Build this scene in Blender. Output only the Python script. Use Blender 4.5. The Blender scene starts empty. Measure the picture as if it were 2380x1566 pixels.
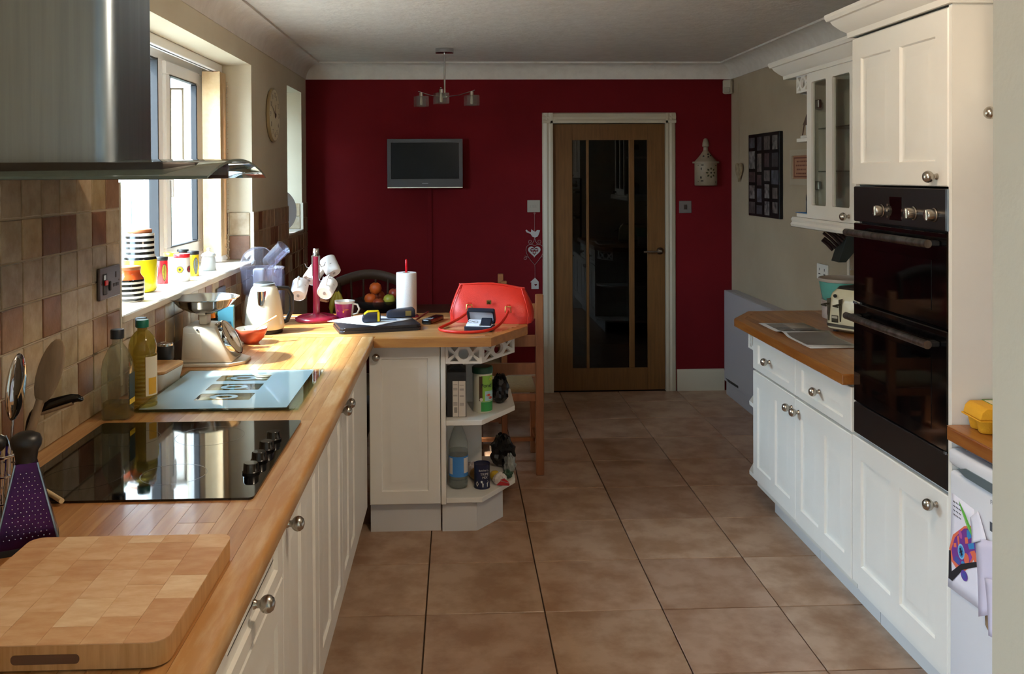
import bpy, bmesh, math, random
from mathutils import Vector, Matrix
from math import sin, cos, pi, radians
random.seed(7)
SC = bpy.context.scene
COL = SC.collection

# ------------------------------------------------------------------ camera, world, light, exposure
def rot_cam(y, p, r):
    cy, sy, cp, sp, cr, sr = cos(y), sin(y), cos(p), sin(p), cos(r), sin(r)
    f = Vector((sy*cp, cy*cp, -sp)); rt = Vector((cy, -sy, 0)); up = rt.cross(f)
    R = rt*cr + up*sr; U = up*cr - rt*sr
    return Matrix((R, U, -f)).transposed()
EYE = 1.619
cam = bpy.data.cameras.new('camera'); camo = bpy.data.objects.new('camera', cam); COL.objects.link(camo)
cam.sensor_fit = 'HORIZONTAL'; cam.sensor_width = 36; cam.lens = 2114/2380*36
cam.shift_x = (1190-1143)/2380; cam.shift_y = (431-783)/2380
cam.clip_start = .02; cam.clip_end = 200
camo.matrix_world = Matrix.Translation((0, 0, EYE)) @ rot_cam(.039, .0118, -.0049).to_4x4()
SC.camera = camo
SC.view_settings.view_transform = 'Standard'; SC.view_settings.look = 'None'
SC.view_settings.gamma = 1; SC.view_settings.use_curve_mapping = False
SC.view_settings.exposure = 0.45
SKY = 26.0
w = bpy.data.worlds.new('sky'); SC.world = w; w.use_nodes = True
wn = w.node_tree.nodes; wl = w.node_tree.links
bg = wn['Background']; bg.inputs['Strength'].default_value = SKY
tc = wn.new('ShaderNodeTexCoord'); sx = wn.new('ShaderNodeSeparateXYZ'); cr_ = wn.new('ShaderNodeValToRGB')
wl.new(tc.outputs['Generated'], sx.inputs[0]); wl.new(sx.outputs['Z'], cr_.inputs[0]); wl.new(cr_.outputs[0], bg.inputs['Color'])
e = cr_.color_ramp.elements
e[0].position = 0.0; e[0].color = (.30, .30, .30, 1); e[1].position = .06; e[1].color = (.68, .83, 1, 1)
e2 = cr_.color_ramp.elements.new(1.0); e2.color = (.54, .75, 1, 1)
SC.cycles.max_bounces = 10; SC.cycles.diffuse_bounces = 5; SC.cycles.glossy_bounces = 4
SC.cycles.transparent_max_bounces = 24; SC.cycles.transmission_bounces = 6
SC.cycles.caustics_reflective = False; SC.cycles.caustics_refractive = False
SC.cycles.sample_clamp_indirect = 6; SC.cycles.use_denoising = True

def light(name, kind, loc, energy, col=(1, 1, 1), size=.1, size_y=None, rot=(0, 0, 0), portal=False, spot=None):
    l = bpy.data.lights.new(name, kind); o = bpy.data.objects.new(name, l); COL.objects.link(o)
    o.location = loc; o.rotation_euler = rot; l.energy = energy; l.color = col
    if kind == 'AREA':
        l.shape = 'RECTANGLE'; l.size = size; l.size_y = size_y or size
        if portal: l.cycles.is_portal = True
    else: l.shadow_soft_size = size
    if spot: l.spot_size = radians(spot); l.spot_blend = .8
    return o
# sky portals in the three window openings
light('window_portal', 'AREA', (-1.47, 3.975, 1.69), 1, size=1.05, size_y=1.95, rot=(0, radians(-90), 0), portal=True)
light('window_portal', 'AREA', (-1.47, 6.255, 1.72), 1, size=.98, size_y=.55, rot=(0, radians(-90), 0), portal=True)
light('window_portal', 'AREA', (-1.47, -1.3, 1.25), 1, size=1.9, size_y=1.8, rot=(0, radians(-90), 0), portal=True)
# low sun on the neighbouring wall and through the kitchen window
sun = light('sun', 'SUN', (-6, 3, 6), 26.0, (1, .96, .92), size=1); sun.data.angle = radians(4)
sun.rotation_euler = Vector((1, .35, -1.30)).to_track_quat('-Z', 'Y').to_euler()
# ceiling spotlight in the kitchen, above the frame
light('ceiling_spot_lamp', 'POINT', (.45, 1.9, 2.30), 26, (1, .82, .62), size=.05)

# ------------------------------------------------------------------ materials
def C(h, a=1):
    h = h.lstrip('#'); v = [int(h[i:i+2], 16)/255 for i in (0, 2, 4)]
    return tuple(x/12.92 if x <= .04045 else ((x+.055)/1.055)**2.4 for x in v) + (a,)
MATS = {}
def newmat(name):
    m = bpy.data.materials.new(name); m.use_nodes = True; MATS[name] = m
    nt = m.node_tree; return m, nt.nodes, nt.links, nt.nodes['Principled BSDF']
def mat(name, c, r=.5, m=0, c2=None, vs=8, st=(1, 1, 1), lo=.35, hi=.65, bump=0, bs=80, coat=0, rnd=None, rv=0, spec=.5, emit=0, sss=0):
    """principled; c2: second colour by stretched noise; rnd: list of colours picked per object; rv: per-object brightness spread"""
    if name in MATS: return MATS[name]
    M, n, l, p = newmat(name)
    p.inputs['Roughness'].default_value = r; p.inputs['Metallic'].default_value = m
    p.inputs['Coat Weight'].default_value = coat; p.inputs['Coat Roughness'].default_value = .08
    p.inputs['Specular IOR Level'].default_value = spec
    src = None
    if rnd:
        oi = n.new('ShaderNodeObjectInfo'); rp = n.new('ShaderNodeValToRGB'); rp.color_ramp.interpolation = 'CONSTANT'
        l.new(oi.outputs['Random'], rp.inputs[0]); el = rp.color_ramp.elements
        while len(el) < len(rnd): el.new(.5)
        for i, h in enumerate(rnd): el[i].position = i/len(rnd); el[i].color = C(h)
        src = rp.outputs[0]
    need = c2 or bump
    if need:
        g = n.new('ShaderNodeNewGeometry'); mp = n.new('ShaderNodeMapping'); mp.inputs['Scale'].default_value = st
        l.new(g.outputs['Position'], mp.inputs[0])
        if rnd:
            cx = n.new('ShaderNodeCombineXYZ'); ml = n.new('ShaderNodeMath'); ml.operation = 'MULTIPLY'; ml.inputs[1].default_value = 37
            l.new(oi.outputs['Random'], ml.inputs[0])
            for i in range(3): l.new(ml.outputs[0], cx.inputs[i])
            l.new(cx.outputs[0], mp.inputs['Location'])
    if c2:
        no = n.new('ShaderNodeTexNoise'); no.inputs['Scale'].default_value = vs; no.inputs['Detail'].default_value = 6; no.inputs['Roughness'].default_value = .6
        l.new(mp.outputs[0], no.inputs['Vector'])
        mr = n.new('ShaderNodeMapRange'); mr.inputs[1].default_value = lo; mr.inputs[2].default_value = hi
        l.new(no.outputs['Fac'], mr.inputs[0])
        mx = n.new('ShaderNodeMix'); mx.data_type = 'RGBA'; l.new(mr.outputs[0], mx.inputs[0])
        if src:
            l.new(src, mx.inputs[6])
            mu = n.new('ShaderNodeMix'); mu.data_type = 'RGBA'; mu.blend_type = 'MULTIPLY'; mu.inputs[0].default_value = 1
            l.new(src, mu.inputs[6]); mu.inputs[7].default_value = C(c2); l.new(mu.outputs[2], mx.inputs[7])
        else:
            mx.inputs[6].default_value = C(c); mx.inputs[7].default_value = C(c2)
        src = mx.outputs[2]
    if src: l.new(src, p.inputs['Base Color'])
    else: p.inputs['Base Color'].default_value = C(c)
    if bump:
        nb = n.new('ShaderNodeTexNoise'); nb.inputs['Scale'].default_value = bs; nb.inputs['Detail'].default_value = 4
        l.new(mp.outputs[0], nb.inputs['Vector'])
        b = n.new('ShaderNodeBump'); b.inputs['Strength'].default_value = bump; b.inputs['Distance'].default_value = .01
        l.new(nb.outputs['Fac'], b.inputs['Height']); l.new(b.outputs[0], p.inputs['Normal'])
    if emit:
        p.inputs['Emission Color'].default_value = C(c); p.inputs['Emission Strength'].default_value = emit
    return M
def glass(name, tint='#ffffff', rough=.0, ior=1.45, base=None, op=0.0, boost=1.0):
    """thin glass: tinted transparency under a Fresnel gloss; op adds a cloudy diffuse share in colour base"""
    if name in MATS: return MATS[name]
    M, n, l, p = newmat(name); n.remove(p); out = n['Material Output']
    t = n.new('ShaderNodeBsdfTransparent'); t.inputs[0].default_value = C(tint)
    g = n.new('ShaderNodeBsdfGlossy'); g.inputs['Roughness'].default_value = rough
    f = n.new('ShaderNodeFresnel'); gm = n.new('ShaderNodeNewGeometry'); pw = n.new('ShaderNodeMapRange')
    pw.inputs[3].default_value = ior; pw.inputs[4].default_value = 1/ior      # same reflectance on both faces of a pane
    l.new(gm.outputs['Backfacing'], pw.inputs[0]); l.new(pw.outputs[0], f.inputs[0])
    last = t.outputs[0]
    if op:
        d = n.new('ShaderNodeBsdfDiffuse'); d.inputs[0].default_value = C(base or tint)
        m0 = n.new('ShaderNodeMixShader'); m0.inputs[0].default_value = op
        l.new(last, m0.inputs[1]); l.new(d.outputs[0], m0.inputs[2]); last = m0.outputs[0]
    mx = n.new('ShaderNodeMixShader'); l.new(f.outputs[0], mx.inputs[0]); l.new(last, mx.inputs[1]); l.new(g.outputs[0], mx.inputs[2])
    l.new(mx.outputs[0], out.inputs[0]); return M
def stripes(name, c1, c2, per, duty=.5, r=.25, axis=2, off=0, top=None, z1=9, z2=None, c3=None):
    """bands of two colours along object z up to height z1, then plain c3"""
    if name in MATS: return MATS[name]
    M, n, l, p = newmat(name); p.inputs['Roughness'].default_value = r
    t = n.new('ShaderNodeTexCoord'); s = n.new('ShaderNodeSeparateXYZ'); l.new(t.outputs['Object'], s.inputs[0])
    def math_(op, a, b):
        q = n.new('ShaderNodeMath'); q.operation = op
        for i, v in enumerate((a, b)):
            if isinstance(v, (int, float)): q.inputs[i].default_value = v
            else: l.new(v, q.inputs[i])
        return q.outputs[0]
    z = s.outputs[axis]
    fr = math_('FRACT', math_('DIVIDE', math_('ADD', z, off), per), 0)
    k = math_('LESS_THAN', fr, duty)
    mx = n.new('ShaderNodeMix'); mx.data_type = 'RGBA'; l.new(k, mx.inputs[0]); mx.inputs[6].default_value = C(c1); mx.inputs[7].default_value = C(c2)
    o = mx.outputs[2]
    if c3:
        ins = math_('MULTIPLY', math_('GREATER_THAN', z, z1), math_('LESS_THAN', z, z2 or 9))
        m2 = n.new('ShaderNodeMix'); m2.data_type = 'RGBA'; l.new(ins, m2.inputs[0]); l.new(o, m2.inputs[6]); m2.inputs[7].default_value = C(c3); o = m2.outputs[2]
    l.new(o, p.inputs['Base Color']); return M

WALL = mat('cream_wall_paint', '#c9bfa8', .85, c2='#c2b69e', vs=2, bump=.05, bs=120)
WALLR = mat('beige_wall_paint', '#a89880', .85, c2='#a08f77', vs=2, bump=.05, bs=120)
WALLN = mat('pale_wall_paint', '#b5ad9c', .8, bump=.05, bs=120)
RED = mat('deep_red_wall_paint', '#680f15', .9, c2='#5e0c12', vs=2, bump=.06, bs=150, spec=.2)
CEIL = mat('white_textured_ceiling', '#d2ccc4', .9, c2='#c9c2ba', vs=14, bump=.35, bs=35)
WHITE = mat('white_gloss_paint', '#d9d5cc', .4)
CAB = mat('cream_white_cabinet', '#e3e0d8', .38, c2='#dfdbd2', vs=3)
CABIN = mat('white_cabinet_carcass', '#cfcbc0', .5)
PLINTH = mat('grey_white_plinth', '#cdcbc8', .5)
UPVC = mat('white_window_plastic', '#f2f2f2', .3)
BLACK = mat('black_rubber', '#0b0b0d', .5)
GASK = mat('dark_gasket', '#16181c', .6)
STEEL = mat('brushed_steel', '#98a4ae', .36, 1, c2='#8995a0', vs=30, st=(1, 1, .03))
STEELD = mat('dark_brushed_steel', '#8f8b87', .34, 1, c2='#5b5856', vs=40, st=(1, 1, .03))
CHROME = mat('polished_chrome', '#c6c6c6', .06, 1)
SATIN = mat('satin_nickel', '#b3ada3', .25, 1)
TILE = mat('wall_tile_stone', '#b09a7c', .32, rnd=['#a8957a', '#b3a084', '#7f5b43', '#a99a83', '#b59c76', '#8d6e58', '#a59376', '#b1a48f', '#7a543b', '#ad9b80', '#a38f6e', '#b6a68c'], c2='#d9cfc0', vs=18, bump=.12, bs=40)
GROUT = mat('pale_grout', '#b9a890', .9)
FTILE = mat('floor_tile_stone', '#a88b6c', .38, rnd=['#a98a72', '#ad8e75', '#a48670', '#af9178', '#a78a72'], c2='#d8c9bb', vs=7, lo=.4, hi=.62, bump=.1, bs=16)
FGROUT = mat('dark_floor_grout', '#4a3522', .9)
WOODY = mat('beech_worktop_along', '#b07a3e', .32, rnd=['#b88a56', '#b58450', '#c09463', '#aa7845', '#bd8f5c', '#b28350', '#c49a6b'], c2='#e0cbb2', vs=9, st=(6, .5, 6), coat=.25)
WOODX = mat('beech_worktop_across', '#b07a3e', .32, rnd=['#b88a56', '#b58450', '#c09463', '#aa7845', '#bd8f5c', '#b28350', '#c49a6b'], c2='#e0cbb2', vs=9, st=(.5, 6, 6), coat=.25)
WEDGE = mat('worn_beech_edge', '#b07f49', .4, c2='#d3b48c', vs=4, st=(9, 1.2, 9), lo=.45, hi=.85, coat=.15)
WEDGEX = mat('beech_edge_across', '#a87034', .4, c2='#8f5a28', vs=6, st=(.6, 6, 6), coat=.15)
WOODR = mat('orange_beech_worktop', '#9a6329', .35, rnd=['#a0682c', '#96602a', '#a66f35', '#8f5824'], c2='#dcc3a4', vs=9, st=(6, .5, 6), coat=.2)
OAK = mat('oak_door', '#6b4720', .55, c2='#5b3b19', spec=.3, vs=8, st=(8, 8, .5))
PINE = mat('pine_chair', '#8f5730', .45, c2='#7d4926', vs=8, st=(4, 4, .6))
RUSH = mat('rush_seat_weave', '#a88a5c', .8, c2='#8a6d45', vs=60, st=(1, 5, 1), bump=.6, bs=120)
DARKW = mat('dark_table_wood', '#3b2417', .4, c2='#301c12', vs=6, st=(1, 6, 6))
FRAMEP = mat('aged_white_frame_paint', '#b0a692', .45)
WINDOWG = glass('window_glass', '#f4f8f8')
CLEAR = glass('clear_glass', '#f0f4f2')
HOODG = glass('smoked_hood_glass', '#8a9c98', base='#85968f', op=.42)
BLACKG = mat('black_ceramic_glass', '#040405', .04, spec=.6)
OVENB = mat('black_oven_glass', '#060607', .07, spec=.5)
OVENP = mat('dark_oven_panel', '#2b2626', .3, .6)

# ------------------------------------------------------------------ mesh builder
class B:
    def __init__(s, M=None): s.bm = bmesh.new(); s.M = M or Matrix()
    def _add(s, vs, fs):
        v = [s.bm.verts.new(s.M @ Vector(p)) for p in vs]
        for f in fs:
            try: s.bm.faces.new([v[i] for i in f])
            except ValueError: pass
        return v
    def box(s, x0, x1, y0, y1, z0, z1, bev=0, seg=1):
        v = s._add([(x, y, z) for x in (x0, x1) for y in (y0, y1) for z in (z0, z1)],
                   [(0, 1, 3, 2), (4, 6, 7, 5), (0, 4, 5, 1), (2, 3, 7, 6), (0, 2, 6, 4), (1, 5, 7, 3)])
        if bev:
            ed = {e for q in v for e in q.link_edges}
            bmesh.ops.bevel(s.bm, geom=list(ed), offset=bev, segments=seg, affect='EDGES', profile=.5)
        return s
    def lathe(s, prof, c=(0, 0, 0), n=28, ax=None, cap=True, arc=None):
        """prof: (r, z) up the axis; ax: axis direction; arc=(a0,a1) for part turns"""
        T = Matrix.Translation(c)
        if ax is not None: T = T @ Vector(ax).to_track_quat('Z', 'Y').to_matrix().to_4x4()
        m = n if arc is None else n+1
        a0, a1 = arc or (0, 2*pi)
        vs = []
        for r, z in prof:
            for i in range(m):
                a = a0 + (a1-a0)*i/n
                vs.append(T @ Vector((r*cos(a), r*sin(a), z)))
        fs = []
        for k in range(len(prof)-1):
            for i in range(n):
                j = (i+1) % m
                if arc is None or i+1 < m: fs.append((k*m+i, k*m+j, (k+1)*m+j, (k+1)*m+i))
        if cap and arc is None:
            if prof[0][0] > 1e-5: fs.append(tuple(reversed(range(m))))
            if prof[-1][0] > 1e-5: fs.append(tuple((len(prof)-1)*m+i for i in range(m)))
        v = s._add(vs, fs); bmesh.ops.remove_doubles(s.bm, verts=v, dist=1e-6); return s
    def cyl(s, c, r, h, n=24, ax=None, bev=0, r2=None):
        r2 = r if r2 is None else r2
        p = [(r-bev, 0), (r, bev), (r2, h-bev), (r2-bev, h)] if bev else [(r, 0), (r2, h)]
        return s.lathe([(0, 0)] + p + [(0, h)], c, n, ax)
    def ball(s, c, r, n=20, m=10, sc=(1, 1, 1)):
        M0 = s.M; s.M = M0 @ Matrix.Translation(c) @ Matrix.Diagonal((*sc, 1))
        s.lathe([(r*sin(pi*i/m), -r*cos(pi*i/m)) for i in range(m+1)], (0, 0, 0), n); s.M = M0; return s
    def tube(s, pts, r, n=8, closed=False, flat=None, caps=True):
        """sweep a circle (or an ellipse r x flat) along points"""
        P = [Vector(p) for p in pts]; N = len(P); vs = []; up = None
        rr = r if isinstance(r, (list, tuple)) else [r]*N
        for i in range(N):
            a = P[(i-1) % N] if (closed or i) else P[0]; b = P[(i+1) % N] if (closed or i < N-1) else P[-1]
            t = (b-a).normalized()
            if up is None:
                up = Vector((0, 0, 1)) if abs(t.z) < .9 else Vector((0, 1, 0))
            up = (up - t*up.dot(t)).normalized(); sd = t.cross(up)
            for k in range(n):
                q = 2*pi*k/n
                vs.append(P[i] + sd*cos(q)*rr[i] + up*sin(q)*(flat if flat else rr[i]))
        fs = []
        for i in range(N if closed else N-1):
            j = (i+1) % N
            for k in range(n):
                q = (k+1) % n; fs.append((i*n+k, i*n+q, j*n+q, j*n+k))
        if not closed and caps: fs += [tuple(reversed(range(n))), tuple((N-1)*n+k for k in range(n))]
        s._add(vs, fs); return s
    def prism(s, poly, h0, h1, ax='z', bev=0):
        """extrude a 2-D outline between h0 and h1: ax z -> (x,y), y -> (x,z), x -> (y,z)"""
        f = {'z': lambda a, b, h: (a, b, h), 'y': lambda a, b, h: (a, h, b), 'x': lambda a, b, h: (h, a, b)}[ax]
        n = len(poly)
        v = s._add([f(a, b, h0) for a, b in poly] + [f(a, b, h1) for a, b in poly],
                   [tuple(reversed(range(n))), tuple(range(n, 2*n))] + [(i, (i+1) % n, n+(i+1) % n, n+i) for i in range(n)])
        if bev:
            ed = {e for q in v for e in q.link_edges}
            bmesh.ops.bevel(s.bm, geom=list(ed), offset=bev, segments=2, affect='EDGES', profile=.5)
        return s
    def plate(s, outer, holes, t, ax='y', h=0):
        """flat plate with holes, extruded t along the axis"""
        b2 = bmesh.new()
        f = {'z': lambda a, b: (a, b, h), 'y': lambda a, b: (a, h, b), 'x': lambda a, b: (h, a, b)}[ax]
        ed = []
        for lp in [outer] + holes:
            vv = [b2.verts.new(f(*p)) for p in lp]
            ed += [b2.edges.new((vv[i], vv[(i+1) % len(vv)])) for i in range(len(vv))]
        bmesh.ops.triangle_fill(b2, edges=ed, use_beauty=True, use_dissolve=False)
        r = bmesh.ops.extrude_face_region(b2, geom=b2.faces[:])
        d = {'z': (0, 0, t), 'y': (0, t, 0), 'x': (t, 0, 0)}[ax]
        bmesh.ops.translate(b2, vec=d, verts=[q for q in r['geom'] if isinstance(q, bmesh.types.BMVert)])
        b2.verts.index_update()
        s._add([q.co.copy() for q in b2.verts], [[q.index for q in fc.verts] for fc in b2.faces]); b2.free(); return s
    def sheet(s, grid, t=0):
        """a grid of points as a surface"""
        R, Cn = len(grid), len(grid[0])
        s._add([p for row in grid for p in row], [(i*Cn+j, i*Cn+j+1, (i+1)*Cn+j+1, (i+1)*Cn+j) for i in range(R-1) for j in range(Cn-1)])
        return s
    def decal(s, r, a, z, w, h, n=14, pts=None, c=(0, 0)):
        """outline laid on a cylinder of radius r around c: centre angle a, height z; w,h half sizes"""
        P = pts or [(cos(2*pi*i/n), sin(2*pi*i/n)) for i in range(n)]
        vs = []
        for u, v in P:
            q = a + u*w/r; vs.append((c[0]+r*cos(q), c[1]+r*sin(q), z+v*h))
        s._add(vs, [tuple(range(len(vs)))]); return s

def mk(name, b, m, parent=None, smooth=30, loc=None):
    bm = b.bm; bmesh.ops.recalc_face_normals(bm, faces=bm.faces)
    me = bpy.data.meshes.new(name); bm.to_mesh(me); bm.free(); me.materials.append(m)
    if smooth:
        me.polygons.foreach_set('use_smooth', [True]*len(me.polygons)); me.set_sharp_from_angle(angle=radians(smooth))
    o = bpy.data.objects.new(name, me); COL.objects.link(o)
    if parent: o.parent = parent
    if loc: o.location = loc
    return o
def tag(o, label, cat, group=None, kind=None):
    o['label'] = label; o['category'] = cat
    if group: o['group'] = group
    if kind: o['kind'] = kind
    return o
def thing(name, label, cat, loc=(0, 0, 0), rz=0, group=None, rot=None):
    o = bpy.data.objects.new(name, None); COL.objects.link(o); o.empty_display_size = .05
    o.location = loc; o.rotation_euler = rot or (0, 0, rz)
    return tag(o, label, cat, group)
def struct(name, b=None, m=None, loc=None):
    if b is None:
        o = bpy.data.objects.new(name, None); COL.objects.link(o)
        if loc: o.location = loc
    else: o = mk(name, b, m, loc=loc)
    o['kind'] = 'structure'; return o
def inst(name, me, loc, parent=None, sc=None, rot=None):
    o = bpy.data.objects.new(name, me); COL.objects.link(o); o.location = loc
    if sc: o.scale = sc
    if rot: o.rotation_euler = rot
    if parent: o.parent = parent
    return o
def copy_tree(o, parent=None):
    c = o.copy(); COL.objects.link(c)
    if parent: c.parent = parent
    for ch in list(o.children): copy_tree(ch, c)
    return c
def lettering(txt, size, loc, rot, m, parent, name='lettering', ext=.0003, align='CENTER'):
    cu = bpy.data.curves.new(name, 'FONT'); cu.body = txt; cu.size = size; cu.align_x = align; cu.align_y = 'CENTER'; cu.extrude = ext
    o = bpy.data.objects.new(name, cu); COL.objects.link(o)
    me = bpy.data.meshes.new_from_object(o.evaluated_get(bpy.context.evaluated_depsgraph_get()))
    bpy.data.objects.remove(o); bpy.data.curves.remove(cu); me.materials.clear(); me.materials.append(m)
    o = bpy.data.objects.new(name, me); COL.objects.link(o); o.location = loc; o.rotation_euler = rot; o.parent = parent; o['kind'] = 'stuff'
    return o
def rings(b, x0, x1, z0, z1, steps, y=0):
    """nested rectangles on a front that faces -y; steps: (inset, depth)"""
    L = []
    for i, d in steps:
        L.append(b._add([(x0+i, y+d, z0+i), (x1-i, y+d, z0+i), (x1-i, y+d, z1-i), (x0+i, y+d, z1-i)], []))
    for a, c in zip(L, L[1:]):
        for k in range(4):
            b.bm.faces.new((a[k], a[(k+1) % 4], c[(k+1) % 4], c[k]))
    b.bm.faces.new(L[-1]); return L[0]
RAISED = [(0, 0), (.004, .008), (.012, .009), (.042, .0015), (.044, .0015)]
def panel_front(b, x0, x1, z0, z1, t=.02, panels=(), y=0):
    """door or drawer front: back at y, face at y-t, raised fields in panels (fractions or metres)"""
    f = y-t; e = .003
    # sides and chamfer
    back = b._add([(x0, y, z0), (x1, y, z0), (x1, y, z1), (x0, y, z1)], [(0, 1, 2, 3)])
    mid = b._add([(x0, f+e, z0), (x1, f+e, z0), (x1, f+e, z1), (x0, f+e, z1)], [])
    frn = [(x0+e, z0+e), (x1-e, z0+e), (x1-e, z1-e), (x0+e, z1-e)]
    xs = sorted({x0+e, x1-e, *[p[0] for p in panels], *[p[1] for p in panels]}); zs = sorted({z0+e, z1-e, *[p[2] for p in panels], *[p[3] for p in panels]})
    V = {(x, z): b._add([(x, f, z)], [])[0] for x in xs for z in zs}
    for i in range(len(xs)-1):
        for j in range(len(zs)-1):
            cx, cz = (xs[i]+xs[i+1])/2, (zs[j]+zs[j+1])/2
            if any(p[0] < cx < p[1] and p[2] < cz < p[3] for p in panels): continue
            b.bm.faces.new((V[xs[i], zs[j]], V[xs[i+1], zs[j]], V[xs[i+1], zs[j+1]], V[xs[i], zs[j+1]]))
    for p in panels: rings(b, *p, RAISED, y=f)
    fr = b._add([(x, f, z) for x, z in frn], [])
    for k in range(4):
        q = (k+1) % 4
        b.bm.faces.new((back[k], back[q], mid[q], mid[k])); b.bm.faces.new((mid[k], mid[q], fr[q], fr[k]))
    return b
def two_panels(x0, x1, z0, z1, mx=.065, mz=.075, gap=.055):
    c = (x0+x1)/2
    return [(x0+mx, c-gap/2, z0+mz, z1-mz), (c+gap/2, x1-mx, z0+mz, z1-mz)]
def smooth(P, it=2):
    for _ in range(it):
        Q = [P[0]]
        for a, c in zip(P, P[1:]): Q += [tuple(a[k]*.75+c[k]*.25 for k in range(3)), tuple(a[k]*.25+c[k]*.75 for k in range(3))]
        P = Q+[P[-1]]
    return P
def knob(parent, x, z, y, r=.017):
    b = B().lathe([(.0, 0), (.010, 0), (.0095, .003), (.0075, .006), (.0075, .012), (.012, .015), (r*.95, .020), (r*1.05, .0265), (r*.98, .033), (r*.7, .039), (r*.3, .0415), (0, .042)], (x, y, z), 20, ax=(0, -1, 0))
    return mk('knob', b, SATIN, parent, 60)
def frontal(T, kind, x0, x1, z0, z1, panels, kn=None, t=.02, m=None):
    d = mk(kind, panel_front(B(), x0+.0015, x1-.0015, z0+.0015, z1-.0015, t, panels, y=-.001), m or CAB, T)
    if kn: knob(d, kn[0], kn[1], -.0215)
    return d
FRET_E = [(cos(2*pi*i/20), sin(2*pi*i/20)) for i in range(20)]
def fret(b, x0, x1, z0, z1, t=.015, y=0):
    """pierced fretwork board: an oval in the middle with triangles around it"""
    w, h = x1-x0, z1-z0; cx, cz = (x0+x1)/2, (z0+z1)/2
    H = [[(cx+.14*w*u, cz+.27*h*v) for u, v in FRET_E]]
    for sx in (-1, 1):
        H.append([(cx+sx*.43*w, cz+.22*h), (cx+sx*.43*w, cz-.22*h), (cx+sx*.27*w, cz)][::sx])
        for sz in (-1, 1):
            H.append([(cx+sx*.38*w, cz+sz*.38*h), (cx+sx*.14*w, cz+sz*.38*h), (cx+sx*.25*w, cz+sz*.12*h)][::-sx*sz])
    return b.plate([(x0, z0), (x1, z0), (x1, z1), (x0, z1)], H, t, 'y', y)

# ------------------------------------------------------------------ the setting
XL, XR, YF, ZC = -1.10, 2.056, 6.723, 2.44
W1 = (3.0, 4.95, 1.15, 2.215); W2 = (5.98, 6.53, 1.225, 2.21)
XO = -1.46
# floor
FL = struct('floor', B().box(-1.46, 2.3, -2.6, 6.9, -.06, -.012), FGROUT)
S = .44; G = .005
tile_me = mk('tile', B().box(-S/2+G/2, S/2-G/2, -S/2+G/2, S/2-G/2, -.011, 0, .0015), FTILE, None, 0); tm = tile_me.data; bpy.data.objects.remove(tile_me)
for j in range(-1, 15):
    for k in range(-3, 5):
        x0 = max(-.1206+S*k, -1.1); x1 = min(-.1206+S*(k+1), 2.056); y1 = min(6.419-S*j, 6.723); y0 = y1-S if j >= 0 else 6.419
        if x1-x0 < .03: continue
        if x1 < -.50: continue
        inst('tile', tm, ((x0+x1)/2, (y0+y1)/2, random.uniform(-.0006, .0004)), FL, ((x1-x0)/S, (y1-y0)/S, 1))
# ceiling with coving
struct('ceiling', B().box(-1.46, 2.3, -2.6, 6.9, ZC, ZC+.1), CEIL)
def cove(r=.105, n=7): return [(0, 0)] + [(r*(1-cos(a)) + .004, r*sin(a)) for a in [pi/2*i/n for i in range(n+1)]] + [(r+.012, r), (r+.012, r+.012), (0, r+.012)]
zc = ZC-.117
struct('trim_1', B().prism([(XL+a, zc+b) for a, b in cove()], -2.5, YF, 'y'), CEIL)
struct('trim_2', B().prism([(XR-a, zc+b) for a, b in cove()], 1.0, YF, 'y'), CEIL)
struct('trim_3', B().prism([(YF-a, zc+b) for a, b in cove()], XL, XR, 'x'), CEIL)
# left wall with two window openings
b = B()
for y0, y1, z0, z1 in [(-2.6, -2.2, 0, ZC), (-2.2, -.4, 0, .3), (-2.2, -.4, 2.2, ZC), (-.4, W1[0], 0, ZC), (W1[0], W1[1], 0, W1[2]), (W1[0], W1[1], W1[3], ZC), (W1[1], W2[0], 0, ZC), (W2[0], W2[1], 0, W2[2]), (W2[0], W2[1], W2[3], ZC), (W2[1], 6.9, 0, ZC)]:
    b.box(XO, XL, y0, y1, z0, z1)
WL = struct('wall_left', b, WALL)
# grout bed and the stone tiles on the left wall
TS = .104
tt = mk('tile', B().box(0, .008, -TS/2, TS/2, -TS/2, TS/2, .002), TILE, None, 0); tileme = tt.data; bpy.data.objects.remove(tt)
gb = B().box(XL, XL+.0035, .9, 2.992, .94, 1.623).box(XL, XL+.0035, 3.002, 4.948, .94, 1.148).box(XL, XL+.0035, 4.955, 5.978, .94, 1.424).box(XL, XL+.0035, 5.98, 6.53, .94, 1.215).box(XL, XL+.0035, 6.532, 6.72, .94, 1.424)
mk('grout', gb, GROUT, WL, 0)
def wall_tiles(y0, y1, zs, start, pitch=.11):
    y = start
    while y < y1-.01:
        a, c = max(y, y0), min(y+pitch, y1)
        if c-a > .02:
            for z0, z1 in zip(zs, zs[1:]):
                if z1-z0 < .02: continue
                inst('tile', tileme, (XL+.001, (a+c)/2, (z0+z1)/2), WL, (random.uniform(.85, 1.05), (c-a-.005)/TS, (z1-z0-.005)/TS), (random.uniform(-.008, .008), 0, 0))
        y += pitch
wall_tiles(1.6, 2.991, [.90, .975, 1.083, 1.19, 1.298, 1.407, 1.515, 1.62], 2.991-.11*13)
wall_tiles(3.003, 4.947, [.90, .975, 1.083, 1.148], 3.003)
RZ = [.90, .99, 1.10, 1.21, 1.317, 1.424]
wall_tiles(4.957, 5.977, RZ, 4.957)
wall_tiles(5.98, 6.53, [.90, .99, 1.10, 1.21], 5.977)
wall_tiles(6.535, 6.72, RZ, 6.535)
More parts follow.
